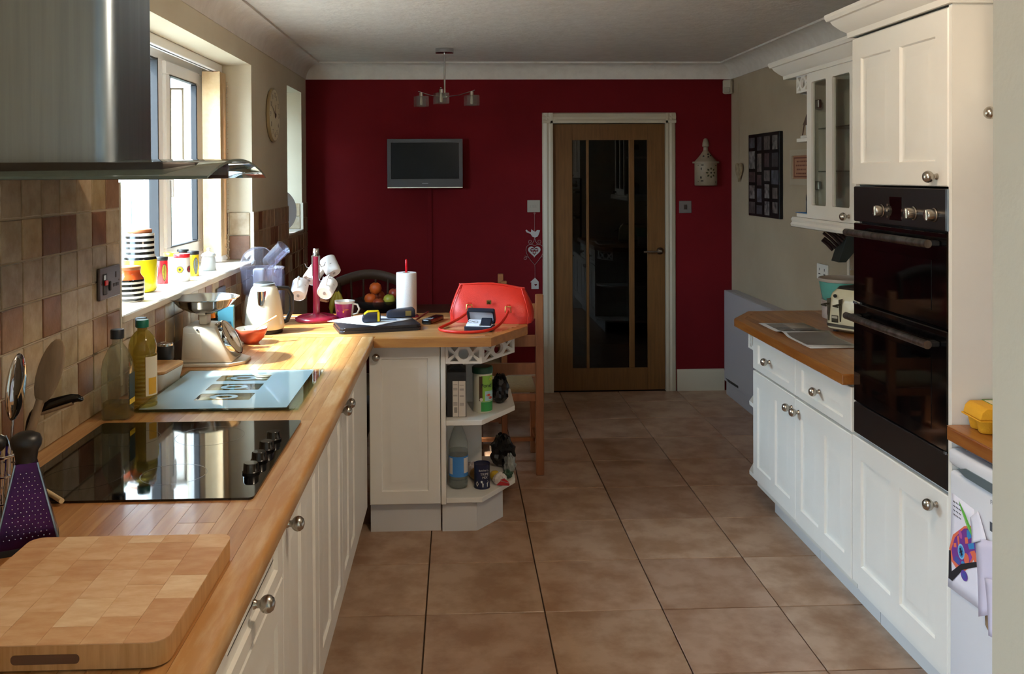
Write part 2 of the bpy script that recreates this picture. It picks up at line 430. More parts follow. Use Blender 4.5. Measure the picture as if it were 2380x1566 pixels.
# tiles on the far reveals of both windows
for yj, z0s in ((W1[1], [1.168, 1.30, 1.424]), (W2[1], [1.24, 1.33, 1.424])):
    for x0, x1 in ((XL-.125, XL-.012), (XL-.25, XL-.128)):
        for za, zb in zip(z0s, z0s[1:]):
            inst('tile', tileme, ((x0+x1)/2, yj-.001, (za+zb)/2), WL, (.8, (x1-x0-.004)/TS, (zb-za-.004)/TS), (0, 0, -pi/2))
tr = B()
for yj, z1 in ((W1[1], 1.426), (W2[1], 1.426)):
    tr.box(XL-.008, XL+.009, yj-.007, yj+.003, 1.16 if yj < 5 else 1.24, z1)
tr.box(XL-.004, XL+.010, 2.992, 3.003, .94, 1.60)
mk('tile_trim', tr, mat('cream_tile_trim', '#c9bfae', .4), WL, 0)
# far wall, right wall, back wall, hall
b = B()
for x0, x1, z0, z1 in [(XO, .69, 0, ZC), (1.60, 2.3, 0, ZC), (.69, 1.60, 2.035, ZC)]: b.box(x0, x1, YF, YF+.14, z0, z1)
struct('wall_far', b, RED)
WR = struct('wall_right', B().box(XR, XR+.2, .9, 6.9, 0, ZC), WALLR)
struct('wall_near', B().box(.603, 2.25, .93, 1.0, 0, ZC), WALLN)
b = B()
b.box(XO, 1.5, -2.6, -2.45, 0, ZC)
WALL_B = mat('cool_grey_wall_paint', '#a3adb5', .85)
struct('wall_back', b, WALL_B)
struct('wall_side', B().box(1.4, 1.5, -2.45, .93, 0, ZC), WALL)
for i, (x0, x1) in enumerate(((-.02, .66), (1.606, 1.99))):
    pass
struct('baseboard_far', B().prism([(YF, 0), (YF-.018, 0), (YF-.018, .135), (YF-.010, .155), (YF, .16)], 1.64, 1.995, 'x'), FRAMEP)
struct('baseboard_left', B().prism([(YF, 0), (YF-.018, 0), (YF-.018, .135), (YF-.010, .155), (YF, .16)], XL, .632, 'x'), FRAMEP)
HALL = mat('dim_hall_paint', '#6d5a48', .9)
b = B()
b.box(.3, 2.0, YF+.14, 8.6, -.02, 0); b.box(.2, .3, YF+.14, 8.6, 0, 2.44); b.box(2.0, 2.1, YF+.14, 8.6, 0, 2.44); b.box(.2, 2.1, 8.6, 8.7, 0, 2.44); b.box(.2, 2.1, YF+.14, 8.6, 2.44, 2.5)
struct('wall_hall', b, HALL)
# door 1: oak door with three glass panels in a white frame
D = struct('door_1', None, None, (0, YF, 0))
prof = [(0, 0), (-.022, 0), (-.022, .018), (-.016, .030), (-.020, .045), (-.012, .070), (0, .078)]
fb = B()
# architrave: left, right, head
fb.prism([(.637+.078-q, p) for p, q in prof], 0, 2.074, 'z'); fb.prism([(1.556+q, p) for p, q in prof], 0, 2.07, 'z')
fb.prism([(p, 1.998+q) for p, q in prof], .637, 1.634, 'x')
mk('frame', fb, FRAMEP, D, 0)
mk('jamb', B().box(.692, .714, .001, .139, 0, 1.998).box(1.557, 1.598, .001, .139, 0, 1.998).box(.692, 1.598, .001, .139, 1.998, 2.033), FRAMEP, D, 0)
db = B()
X0, X1, Z0, Z1 = .716, 1.556, .006, 1.993
gx = [(.862, .967), (.987, 1.287), (1.327, 1.425)]; gz = (.172, 1.873)
for x0, x1 in [(X0, gx[0][0]), (gx[2][1], X1)]: mk('stile', B().box(x0, x1, .012, .052, Z0, Z1, .002), OAK, D, 0)
for z0, z1 in [(Z0, gz[0]), (gz[1], Z1)]: mk('rail', B().box(gx[0][0], gx[2][1], .012, .052, z0, z1, .002), OAK, D, 0)
for x0, x1 in [(gx[0][1], gx[1][0]), (gx[1][1], gx[2][0])]: mk('mullion', B().box(x0, x1, .012, .052, gz[0], gz[1], .003), OAK, D, 0)
DG = glass('door_glass', '#8f9490', ior=1.5)
for x0, x1 in gx: mk('pane', B().box(x0, x1, .028, .034, gz[0], gz[1]), DG, D, 0)
h = B().cyl((1.517, .012, 1.045), .026, .008, ax=(0, -1, 0)).cyl((1.517, .006, 1.045), .009, .045, ax=(0, -1, 0)).tube([(1.520, -.040, 1.045), (1.45, -.042, 1.044), (1.385, -.040, 1.042)], .0085, 10)
mk('door_handle', h, CHROME, D, 50)

# window 1 over the worktop
def win_frame(b, x0, x1, ya, yb, za, zb, w=.05):
    b.box(x0, x1, ya, yb, za, za+w, .004); b.box(x0, x1, ya, yb, zb-w, zb, .004); b.box(x0, x1, ya, ya+w, za+w, zb-w, .004); b.box(x0, x1, yb-w, yb, za+w, zb-w, .004)
WI = struct('window_1')
b = B(); win_frame(b, -1.43, -1.36, 3.0, 4.95, 1.166, 2.215, .06); b.box(-1.43, -1.36, 4.215, 4.285, 1.226, 2.155, .004)
mk('frame', b, UPVC, WI, 0)
mk('gasket', B().box(-1.40, -1.358, 4.203, 4.2155, 1.22, 2.16).box(-1.40, -1.358, 3.06, 4.21, 1.222, 1.230).box(-1.40, -1.358, 3.06, 4.21, 2.150, 2.158).box(-1.37, -1.352, 4.846, 4.852, 1.22, 2.16), GASK, WI, 0)
mk('pane', B().box(-1.40, -1.394, 3.06, 4.215, 1.226, 2.155), WINDOWG, WI, 0)
cs = mk('casement', (lambda q: (win_frame(q, -1.40, -1.345, 4.285, 4.846, 1.222, 2.158, .062), q)[1])(B()), UPVC, WI, 0)
mk('pane', B().box(-1.38, -1.374, 4.345, 4.786, 1.282, 2.098), WINDOWG, cs, 0)
gk = B(); win_frame(gk, -1.375, -1.3435, 4.344, 4.787, 1.281, 2.099, .006); mk('gasket', gk, GASK, cs, 0)
mk('casement_handle', B().box(-1.345, -1.325, 4.305, 4.325, 1.60, 1.66, .004).box(-1.333, -1.322, 4.307, 4.323, 1.52, 1.64, .004), UPVC, cs, 0)
SILLM = mat('white_sill_tile', '#e2dcd0', .35)
b = B().box(-1.36, -1.095, 3.003, 4.947, 1.150, 1.1655, .002); mk('sill', b, SILLM, WI, 0)
mk('sill_edge', B().box(-1.0945, -1.082, 3.003, 4.947, 1.140, 1.167, .004), mat('cream_sill_edge', '#cfc6b6', .4), WI, 0)
# window 2 near the far wall
W_2 = struct('window_2')
b = B(); win_frame(b, -1.43, -1.36, 5.98, 6.53, 1.23, 2.21, .06); mk('frame', b, UPVC, W_2, 0)
mk('pane', B().box(-1.40, -1.394, 6.04, 6.47, 1.29, 2.15), WINDOWG, W_2, 0)
mk('sill', B().box(-1.36, -1.09, 5.982, 6.528, 1.2255, 1.238, .002), SILLM, W_2, 0)
# large window behind the photographer
W_3 = struct('window_3')
b = B(); win_frame(b, -1.43, -1.36, -2.2, -.4, .3, 2.2, .07); b.box(-1.43, -1.36, -1.335, -1.265, .37, 2.13); mk('frame', b, UPVC, W_3, 0)
for y0, y1 in ((-2.13, -1.335), (-1.265, -.47)): mk('pane', B().box(-1.40, -1.394, y0, y1, .37, 2.13), WINDOWG, W_3, 0)

# outside the window: paving, fence, neighbouring house
struct('ground', B().box(-14, -1.47, -14, 22, -.35, -.25).box(-1.47, 8, -14, -2.61, -.35, -.25), mat('pale_patio_paving', '#b5afa6', .9, c2='#a39d94', vs=3))
NH = thing('neighbour_house', 'pale brick house wall with white fascia seen through the kitchen window', 'house', (-4.6, 9, -.25))
mk('wall', B().box(-3, 0, -7, 9, 0, 3.0), mat('buff_brick', '#7a6750', .9, c2='#6a573f', vs=3, st=(1, 2, 8)), NH, 0)
mk('fascia', B().box(-.05, .25, -7, 9, 3.0, 3.18), UPVC, NH, 0)
mk('roof', B().prism([(.3, 3.18), (-3, 4.6), (-3, 3.18)], -7, 9, 'y'), mat('grey_roof_tile', '#6e6a66', .9), NH, 0)
mk('downpipe', B().cyl((.06, 1.6, 0), .05, 3.0), UPVC, NH, 40)
SD = thing('garden_shed', 'buff and white shed with white eaves seen through the casement window', 'shed', (-1.77, 6.05, -.25))  # partly in view; also placed to keep sun out of the small far window
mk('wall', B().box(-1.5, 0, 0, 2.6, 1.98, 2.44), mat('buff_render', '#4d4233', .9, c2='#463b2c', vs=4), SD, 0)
mk('roof', B().prism([(.14, 2.60), (.14, 2.68), (-.40, 3.38), (-1.62, 2.66), (-1.62, 2.60)], -.12, 2.7, 'y'), mat('grey_roof_felt', '#77777a', .9), SD, 0)  # unseen ridge, shaped steep and high to block sun from the small far window
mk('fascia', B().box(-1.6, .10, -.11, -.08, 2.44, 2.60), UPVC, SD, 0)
sbd = mk('board', B().box(.001, .118, 0, .03, 0, 1.975, .003), mat('pale_green_boards', '#a3b0a8', .8), SD, 0, loc=(-.12, 0, 0))
for i in range(1, 12): inst('board', sbd.data, (-.12*(i+1), 0, 0), SD)
mk('side_wall', B().box(-.03, 0, .0305, 2.6, 0, 1.975), mat('pale_green_boards', '#8e9a90'), SD, 0)
mk('corner_post', B().box(-.085, -.025, -.03, -.001, 0, 2.435, .003), UPVC, SD, 0)
FN = thing('garden_fence', 'white board fence outside the kitchen window', 'fence', (-3.2, 6, -.25))
for z in (.5, 1.5): mk('fence_rail', B().box(-.05, -.001, -4, -.2, z, z+.08), UPVC, FN, 0)
bd = mk('board', B().box(0, .02, .004, .136, 0, 1.95, .004), mat('white_fence_board', '#dfe2e2', .7, c2='#d2d6d6', vs=3), FN, 0, loc=(0, -4, 0))
for i in range(1, 27): inst('board', bd.data, (0, -4+.14*i, 0), FN, (1, 1, random.uniform(.995, 1.005)))

# ------------------------------------------------------------------ worktops made of beech staves
stv = mk('stave', B().box(-.5, .5, -.5, .5, -.0015, 0), WOODY, None, 0); stave_y = stv.data; bpy.data.objects.remove(stv)
stv = mk('stave', B().box(-.5, .5, -.5, .5, -.0015, 0), WOODX, None, 0); stave_x = stv.data; bpy.data.objects.remove(stv)
stv = mk('stave', B().box(-.5, .5, -.5, .5, -.0015, 0), WOODR, None, 0); stave_r = stv.data; bpy.data.objects.remove(stv)
def staves(T, me, a0, a1, l0, l1, along, lmin=.5, lmax=.95, wd=.04, end=None):
    """strips between a0..a1 across, cut to random lengths l0..l1 along; end(a) gives the far limit at a strip"""
    n = max(1, round((a1-a0)/wd)); wd = (a1-a0)/n; g = .0007
    for i in range(n):
        a = a0+wd*(i+.5); L1 = end(a) if end else l1; p = l0; first = True
        while p < L1-.02:
            ln = random.uniform(lmin, lmax)*(random.uniform(.3, 1) if first else 1); first = False
            q = min(p+ln, L1)
            if L1-q < .12: q = L1
            z = .9+random.uniform(-.00025, .0001)
            if along == 'y': inst('stave', me, (a, (p+q)/2, z), T, (wd-g, q-p-g, 1))
            else: inst('stave', me, ((p+q)/2, a, z), T, (q-p-g, wd-g, 1))
            p = q
def edge_prof(x0, x1):      # cross-section of a worktop whose rounded nose is at x1
    s = 1 if x1 > x0 else -1
    r = .012; pr = [(x0, .861), (x1-s*.004, .861), (x1, .866)]
    for i in range(6):
        a = pi/2*i/5; pr.append((x1-s*r+s*r*cos(a), .9-r+r*sin(a)))
    return pr + [(x1-s*.055, .9), (x1-s*.055, .8983), (x0, .8983)]
WT = thing('worktop', 'long beech worktop along the left wall holding hob and chopping board', 'worktop')
mk('edge', B().prism(edge_prof(-1.098, -.368), .7, 4.068, 'y'), WEDGE, WT, 40)
staves(WT, stave_y, -1.098, -.4235, .7, 4.067, 'y')
WP = thing('worktop', 'short beech peninsula worktop with cut corner under the red handbag', 'worktop')
PEN = [(-1.098, 4.07), (-.366, 4.07), (-.366, 4.005), (.150, 4.0), (.335, 4.30), (.365, 4.752), (-1.098, 4.752)]
mk('edge', B().prism(PEN, .861, .8983, 'z', .0), WEDGEX, WP, 0)
rim = B().prism([(-.366, 4.006), (.149, 4.001), (.333, 4.302), (.362, 4.75), (.322, 4.75), (.298, 4.312), (.128, 4.038), (-.366, 4.040)], .8983, .9, 'z')
mk('edge_strip', rim, WEDGEX, WP, 0)
staves(WP, stave_x, 4.0715, 4.750, -1.097, .3, 'x', .45, .85, end=lambda y: (.128+.170*(y-4.038)/.274 if y < 4.312 else .298+.024*(y-4.312)/.438) - .003)
inst('stave', stave_x, ((-.366+.128)/2-.0, 4.0555, .9), WP, (.49, .029, 1))
WR_ = thing('worktop', 'orange beech worktop by the oven tower under the toaster and magazine', 'worktop')
mk('edge', B().prism([(1.375, 3.192), (2.054, 3.192), (2.054, 4.70), (1.52, 4.69), (1.375, 4.46)], .861, .8983, 'z', .003), WOODR, WR_, 0)
mk('edge_strip', B().prism([(1.377, 3.194), (1.425, 3.194), (1.425, 4.452), (1.545, 4.66), (2.052, 4.665), (2.052, 4.698), (1.521, 4.688), (1.377, 4.459)], .8983, .9, 'z'), WOODR, WR_, 0)
staves(WR_, stave_r, 1.4255, 2.052, 3.194, 4.66, 'y', .5, .9, end=lambda x: min(4.66, 4.45+.205*(x-1.425)/.12)-.004)
WN_ = thing('worktop', 'beech worktop above the fridge with the yellow egg box on it', 'worktop')
mk('edge', B().prism([(1.388, 1.05), (2.054, 1.05), (2.054, 2.534), (1.400, 2.534), (1.388, 2.522)], .861, .8983, 'z', .003), WOODR, WN_, 0)
staves(WN_, stave_r, 1.392, 2.052, 1.06, 2.530, 'y', .9, 1.4)

# ------------------------------------------------------------------ base cabinets
def cabinet(name, label, loc, rz, w, depth, fronts, z0=.13, z1=.859, plinth=.03, group=None, x0=0):
    T = thing(name, label, 'cabinet', loc, rz, group)
    mk('carcass', B().box(x0, w, 0, depth, z0, z1), CABIN, T, 0)
    if plinth is not None: mk('plinth', B().box(x0+.001, w-.001, plinth, plinth+.018, 0, .126), PLINTH, T, 0)
    for f in fronts: frontal(T, *f)
    return T
R90 = pi/2
XF = -.425
cabinet('base_cabinet', 'cream base cabinet nearest the camera under the left worktop', (XF, .75, 0), R90, .745, .66, [('door', 0, .745, .135, .855, two_panels(0, .745, .135, .855), (.68, .79))], plinth=.02)
cabinet('drawer_unit', 'cream unit with a knobbed drawer under the chopping board worktop', (XF, 1.50, 0), R90, .605, .66,
        [('drawer', 0, .605, .70, .855, [(.06, .545, .735, .82)], (.30, .775)), ('door', 0, .605, .135, .697, two_panels(0, .605, .135, .697))], plinth=.02)
cabinet('base_cabinet', 'cream single door base cabinet under the black hob', (XF, 2.107, 0), R90, .538, .66, [('door', 0, .538, .135, .855, two_panels(0, .538, .135, .855), (.042, .80))], plinth=.02)
T = cabinet('base_cabinet', 'cream double door base cabinet in the corner under the glass saver', (XF, 2.647, 0), R90, 1.435, .66,
        [('door', 0, .54, .135, .855, two_panels(0, .54, .135, .855), (.49, .81)), ('door', .54, .965, .135, .855, two_panels(.54, .965, .135, .855, .05), (.592, .81))], plinth=.02)
mk('corner_post', B().box(.967, 1.435, -.019, -.001, .13, .858, .002), CAB, T, 0)
cabinet('base_cabinet', 'cream single panel peninsula cabinet under the black folder', (-.397, 4.112, 0), 0, .320, .58, [('door', 0, .320, .135, .851, [(.055, .265, .195, .795)], (.035, .806))], plinth=.02)
# open end shelf of the peninsula
T = thing('end_shelf_unit', 'white open end shelves of the peninsula with fretwork rail and food packets', 'shelf unit', (-.075, 4.092, 0))
mk('side_panel', B().box(0, .022, 0, .62, .132, .859, .002), CAB, T, 0)
mk('back_panel', B().box(.0225, .192, .335, .35, .1615, .488).box(.0225, .192, .335, .35, .5115, .859), CAB, T, 0)
sh = [(.0225, .002), (.185, .002), (.350, .255), (.350, .60), (.0225, .62)]
for z in (.138, .488): mk('shelf', B().prism(sh, z, z+.023, 'z', .002), CAB, T, 0)
fb = B(); fret(fb, .0225, .186, .768, .855); mk('fretwork_rail', fb, CAB, T, 0)
ang = math.atan2(.253, .165)
fb = B(Matrix.Translation((.187, .002, 0)) @ Matrix.Rotation(ang, 4, 'Z')); fret(fb, 0, .298, .768, .855); mk('fretwork_rail', fb, CAB, T, 0)
mk('plinth', B().box(.004, .160, .03, .048, 0, .136), PLINTH, T, 0)
mk('plinth', B(Matrix.Translation((.161, .03, 0)) @ Matrix.Rotation(radians(52), 4, 'Z')).box(.002, .205, 0, .016, 0, .136), PLINTH, T, 0)
# right base units
cabinet('base_cabinet', 'white cabinet with drawer and two panel door, further from the oven tower', (1.43, 4.277, 0), -R90, .541, .62,
        [('drawer', 0, .541, .69, .852, [(.07, .47, .725, .815)], (.235, .768)), ('door', 0, .541, .165, .684, two_panels(0, .541, .165, .684, .06, .07), (.505, .632))], plinth=.085)
cabinet('base_cabinet', 'white cabinet with drawer and two panel door, beside the oven tower', (1.43, 3.735, 0), -R90, .541, .62,
        [('drawer', 0, .541, .69, .852, [(.07, .47, .725, .815)], (.255, .768)), ('door', 0, .541, .160, .682, two_panels(0, .541, .16, .682, .06, .07), (.042, .632))], plinth=.085)
T = thing('end_shelf_unit', 'white open end shelf with fretwork beyond the right base cabinets', 'shelf unit', (1.43, 4.28, 0))
sh = [(.0, .0), (.12, .26), (.30, .34), (.6, .34), (.6, 0)]
for z in (.15, .49): mk('shelf', B().prism([(-.005, .001), (-.005, .10), (.10, .31), (.60, .33), (.60, .001)], z, z+.02, 'z', .002), CAB, T, 0)
mk('side_panel', B().box(.30, .318, .002, .32, .17, .49).box(.30, .318, .002, .32, .51, .858), CAB, T, 0)
fb = B(Matrix.Rotation(-R90, 4, 'Z') @ Matrix.Translation((-.115, 0, 0))); fret(fb, 0, .113, .765, .852); mk('fretwork_rail', fb, CAB, T, 0)
fb = B(Matrix.Translation((.012, .118, 0)) @ Matrix.Rotation(radians(62), 4, 'Z')); fret(fb, 0, .23, .765, .852); mk('fretwork_rail', fb, CAB, T, 0)

# ------------------------------------------------------------------ oven tower
CORN = [(0, 0), (.012, 0), (.014, .018), (.030, .030), (.050, .052), (.056, .064), (.066, .066), (.072, .078), (.072, .090), (0, .090)]
T = thing('oven_housing_cabinet', 'tall cream cabinet tower built around the black double oven', 'cabinet', (1.43, 3.189, 0), -R90)
b = B().box(0, .018, 0, .62, .132, 2.10).box(.632, .65, -.018, .62, .0, 2.10).box(.018, .632, 0, .60, 1.582, 2.10).box(.018, .632, 0, .60, .13, .690).box(.018, .632, .56, .60, .69, 1.582)
mk('carcass', b, CAB, T, 0)
mk('plinth', B().box(.0, .631, .084, .102, 0, .129), PLINTH, T, 0)
frontal(T, 'door', 0, .634, 1.577, 2.094, two_panels(0, .634, 1.577, 2.094, .07, .075, .06), (.575, 1.607))
frontal(T, 'door', 0, .634, .163, .688, two_panels(0, .634, .163, .688, .07, .075, .06), (.575, .642))
def cornice(x0, x1, y0, y1):
    b = B(); b.sheet([[(x0-a, y1, 2.10+z), (x0-a, y0-a, 2.10+z), (x1+a, y0-a, 2.10+z), (x1+a, y1, 2.10+z)] for a, z in CORN]); b.box(x0+.001, x1-.001, y0+.001, y1, 2.1105, 2.189); return b
cb = cornice(0, .65, -.02, .62)
mk('cornice', cb, CAB, T, 25)
O = thing('double_oven', 'black built in double oven with steel bar handles and three knobs', 'oven', (1.43, 3.189, 0), -R90)
mk('body', B().box(.025, .625, .004, .53, .705, 1.57), BLACK, O, 0)
mk('control_panel', B().box(.016, .632, -.022, .0, 1.449, 1.572, .003), OVENP, O, 0)
mk('display', B().box(.285, .365, -.0235, -.022, 1.466, 1.542, .0005), BLACKG, O, 0)
mk('panel_edge', B().box(.620, .634, -.0225, .0, 1.449, 1.572, .002), STEEL, O, 0)
for x in (.235, .445, .565): mk('knob', B().lathe([(0, 0), (.021, 0), (.021, .004), (.019, .006), (.0175, .024), (.0155, .027), (0, .027)], (x, -.0225, 1.494), 24, ax=(0, -1, 0)).box(x-.003, x+.003, -.053, -.048, 1.478, 1.510, .001), SATIN, O, 40)
for z in (1.476, 1.496, 1.514):
    mk('button', B().cyl((.276, -.0225, z), .005, .004, 12, ax=(0, -1, 0)), SATIN, O, 40)
for z in (1.476, 1.500): mk('button', B().cyl((.374, -.0225, z), .005, .004, 12, ax=(0, -1, 0)), SATIN, O, 40)
for z0, z1, hz in ((1.166, 1.444, 1.412), (.812, 1.160, 1.118)):
    d = mk('door', B().box(.016, .632, -.022, .0, z0, z1, .003), OVENB, O, 0)
    mk('door_window', B().box(.085, .545, -.0232, -.022, z0+.045, z1-.085), BLACKG, d, 0)
    hb = B().tube([(.045, -.062, hz), (.60, -.062, hz)], .0125, 14)
    mk('handle', hb, STEELD, d, 40)
    for xm in (.05, .56): mk('handle_mount', B().box(xm, xm+.035, -.056, -.0221, hz-.008, hz+.008, .003), BLACK, d, 0)
mk('trim_panel', B().box(.016, .632, -.022, .0, .700, .808, .003), OVENP, O, 0)
mk('hinge_catch', B().box(.62, .631, -.026, -.0225, .806, .814), STEEL, O, 0); mk('hinge_catch', B().box(.02, .045, -.026, -.0225, 1.158, 1.166), STEEL, O, 0)
# cupboard above the fridge, only its knob and door edge reach into view
T = cabinet('wall_cupboard', 'cream wall cupboard edge with a nickel knob beside the oven tower', (1.535, 2.515, 0), -R90, .60, .50, [('door', 0, .60, 1.70, 2.09, two_panels(0, .6, 1.70, 2.09), (.035, 1.785))], z0=1.70, z1=2.10, plinth=None)

# ------------------------------------------------------------------ glazed wall cabinet and its end shelf
T = thing('glazed_wall_cabinet', 'cream wall cabinet with two glass panes and crockery inside', 'cabinet', (1.72, 4.352, 0), -R90)
wc = .545
mk('carcass', B().box(0, wc, .30, .328, 1.40, 2.11).box(0, .016, 0, .30, 1.40, 2.11).box(wc-.016, wc, 0, .30, 1.40, 2.11).box(.016, wc-.016, 0, .30, 1.40, 1.418).box(.016, wc-.016, 0, .30, 2.092, 2.11), CABIN, T, 0)
op = [(.055, .228, 1.466, 2.055), (.295, .480, 1.466, 2.055)]
def rrect(x0, x1, z0, z1, r=.012, n=4):
    P = []
    for cx, cz, a in ((x1-r, z0+r, -pi/2), (x1-r, z1-r, 0), (x0+r, z1-r, pi/2), (x0+r, z0+r, pi)):
        P += [(cx+r*cos(a+pi/2*i/n), cz+r*sin(a+pi/2*i/n)) for i in range(n+1)]
    return P
d = mk('door', B().plate([(.001, 1.402), (wc-.001, 1.402), (wc-.001, 2.108), (.001, 2.108)], [rrect(*q) for q in op], .018, 'y', -.0195), CAB, T, 0)
CABG = glass('cabinet_glass', '#f4f6f2')
for q in op: mk('pane', B().box(q[0]-.006, q[1]+.006, -.010, -.006, q[2]-.006, q[3]+.006), CABG, d, 0)
knob(d, .475, 1.430, -.020)
for z in (1.56, 1.95): mk('hinge', B().box(.018, .085, .002, .02, z-.02, z+.02, .004), STEELD, T, 0)
SHG = glass('shelf_glass', '#9fb5aa', base='#7f958b', op=.3)
for z in (1.625, 1.83): mk('glass_shelf', B().box(.018, wc-.018, .03, .295, z, z+.005), SHG, T, 0)
cb = cornice(-.27, .78, -.02, .32)
mk('cornice', cb, CAB, T, 25)
pb = B().prism([(-.034, 1.352), (-.026, 1.352), (-.030, 1.365), (-.022, 1.375), (-.028, 1.388), (-.02, 1.400), (0, 1.400), (0, 1.352)], -.19, .78, 'x').box(-.19, -.17, 0, .328, 1.352, 1.399)
mk('pelmet', pb, CAB, T, 25)
T2 = thing('end_shelf_unit', 'cream open corner shelves with fretwork at the end of the glazed cabinet', 'shelf unit', (1.72, 4.354, 0), R90)
# local x runs away from the cabinet (+y), local y points into the room (-x is front)
M_ = Matrix.Identity(4)
sh2 = [(.001, .005), (.17, .005), (.31, -.14), (.31, -.325), (.001, -.325)]
for z in (1.4005, 1.775): mk('shelf', B().prism(sh2, z, z+.018, 'z', .002), CAB, T2, 0)
fb = B(); fret(fb, .001, .172, 2.02, 2.108, .012, -.007); mk('fretwork_rail', fb, CAB, T2, 0)
fb = B(Matrix.Translation((.175, -.003, 0)) @ Matrix.Rotation(-pi/4, 4, 'Z')); fret(fb, 0, .19, 2.02, 2.108, .012, -.012); mk('fretwork_rail', fb, CAB, T2, 0)
mk('back_panel', B().box(.001, .32, -.3345, -.328, 1.42, 1.774).box(.001, .32, -.3345, -.328, 1.795, 2.108), CAB, T2, 0)
CHINA = mat('white_china', '#d8d8d2', .2)
PLATEM = stripes('plate_edges', '#c9c6bd', '#3c3834', .5, .1, .3)
def dinner_plate(name, label, loc, r=.11, m=CHINA, group=None):
    o = mk(name, B().lathe([(0, 0), (r*.55, 0), (r*.62, .003), (r, .014), (r, .017), (r*.6, .007), (0, .005)], (0, 0, 0), 28), m, None, 40, loc); return tag(o, label, 'plate', group)
for i in range(6):
    dinner_plate('plate', 'plate in the stack at the bottom of the glazed cabinet', (1.90, 3.97, 1.4185+.0125*i), .11, mat('dark_rim_china', '#8d857a', .3) if i % 2 else CHINA, 'stacked plates in the glazed cabinet')
t = thing('cup', 'white cup with round handle on the middle glass shelf', 'cup', (1.86, 3.95, 1.6305))
mk('body', B().lathe([(0, 0), (.022, 0), (.035, .02), (.040, .065), (.037, .065), (.031, .02), (0, .006)], n=24), CHINA, t, 40)
mk('handle', B().tube([(-.036, .008, .055), (-.058, .014, .052), (-.066, .016, .036), (-.056, .014, .02), (-.034, .008, .016)], .004, 8), CHINA, t, 60)
tag(mk('bowl', B().lathe([(0, 0), (.03, 0), (.075, .05), (.073, .051), (.03, .006), (0, .006)], n=28), CHINA, None, 40, (1.88, 4.10, 1.8355)), 'white china bowl on the upper glass shelf', 'bowl')
tag(mk('drinking_glass', B().lathe([(0, 0), (.026, 0), (.034, .11), (.032, .11), (.025, .006), (0, .006)], n=20), CLEAR, None, 40, (1.86, 3.93, 1.8355)), 'clear drinking glass on the upper glass shelf', 'glass')
# ornaments on the end shelves
t = thing('beach_hut_ornament', 'little beach hut ornament with brown roof and red stripe on the end shelf', 'ornament', (1.775, 4.47, 1.7945))
mk('base', B().box(-.04, .05, -.055, .055, 0, .014, .002), CHINA, t, 0)
mk('hut', B().box(-.02, .035, -.035, .035, .014, .07, .002), CHINA, t, 0)
mk('stripe', B().box(-.0215, -.02, -.012, .012, .015, .062), mat('red_enamel', '#a3161c', .4), t, 0)
mk('roof', B().prism([(-.05, .066), (.05, .066), (0, .118)], -.03, .045, 'x'), mat('brown_roof', '#4a3325', .7), t, 0)
mk('post', B().tube([(-.03, .052, .014), (-.026, .04, .068)], .003, 6), mat('brown_roof', '#4a3325'), t, 0)
t = thing('canister', 'silver domed canister on the lowest end shelf', 'canister', (1.79, 4.50, 1.4215))
mk('body', B().cyl((0, 0, 0), .035, .06, bev=.003), STEEL, t, 40); mk('lid', B().lathe([(.036, .061), (.036, .075), (.03, .095), (.015, .108), (0, .111)], n=24), STEELD, t, 40)
tag(mk('mat', B().box(-.06, .06, -.09, .09, 0, .002), mat('blue_cloth', '#2a6fb0', .8), None, 0, (1.79, 4.49, 1.4190)), 'small blue mat beneath the silver canister', 'mat')

# ------------------------------------------------------------------ fridge
FW = mat('white_fridge_enamel', '#dcdde2', .3)
T = thing('fridge', 'white under counter fridge covered with papers and a drawing', 'fridge', (1.43, 2.536, 0), -R90)
mk('body', B().box(.004, .60, .012, .58, .03, .838, .01), FW, T, 30)
mk('foot', B().cyl((.05, .06, 0), .018, .03).cyl((.55, .06, 0), .018, .03), BLACK, T, 40)
d = mk('door', B().box(.004, .60, -.03, .008, .06, .775, .012, 3), FW, T, 30)
mk('top_rail', B().box(.003, .601, -.035, .008, .790, .838, .014, 3), FW, T, 40)
mk('handle_recess', B().box(.02, .59, -.012, .006, .772, .792), mat('grey_recess', '#7f8a90', .5), T, 0)
gp = B().prism([(.06, .792), (.10, .806), (.30, .806), (.55, .798), (.55, .786), (.30, .780), (.10, .782)], -.038, -.034, 'y'); mk('grip', gp, mat('dark_grey_grip', '#59666c', .3), T, 30)
LET = mat('grey_print', '#4c5058', .6)
lettering('FUTURE', .017, (.205, -.0304, .752), (R90, 0, 0), mat('pale_grey_print', '#8f9298', .5), T, align='LEFT')
lettering('Hotpoint', .027, (.222, -.0304, .688), (R90, 0, 0), LET, T, align='LEFT')
mk('badge', B().box(.204, .217, -.0308, -.030, .676, .700), LET, T, 0)
PAPER = mat('white_paper', '#e0dde8', .8); PAPERB = mat('lilac_paper', '#d3cce0', .8)
def note(label, pts, y, m, curl=.012, name='paper'):
    """sheet stuck to the fridge door: corners (x,z) in door coordinates, lower edge curling out"""
    (ax, az), (bx, bz), (cx, cz), (dx, dz) = pts; rows = []
    for i in range(9):
        v = i/8; row = []
        for j in range(5):
            u = j/4; x = (ax*(1-u)+bx*u)*(1-v)+(dx*(1-u)+cx*u)*v; z = (az*(1-u)+bz*u)*(1-v)+(dz*(1-u)+cz*u)*v
            row.append((x, y-.0004-curl*v*v*(.5+.5*sin(3*u+1)), z))
        rows.append(row)
    o = mk(name, B().sheet(rows), m, None, 60); sol = o.modifiers.new('thick', 'SOLIDIFY'); sol.thickness = .0006
    o.location = (1.43, 2.536, 0); o.rotation_euler = (0, 0, -R90); return tag(o, label, 'paper')
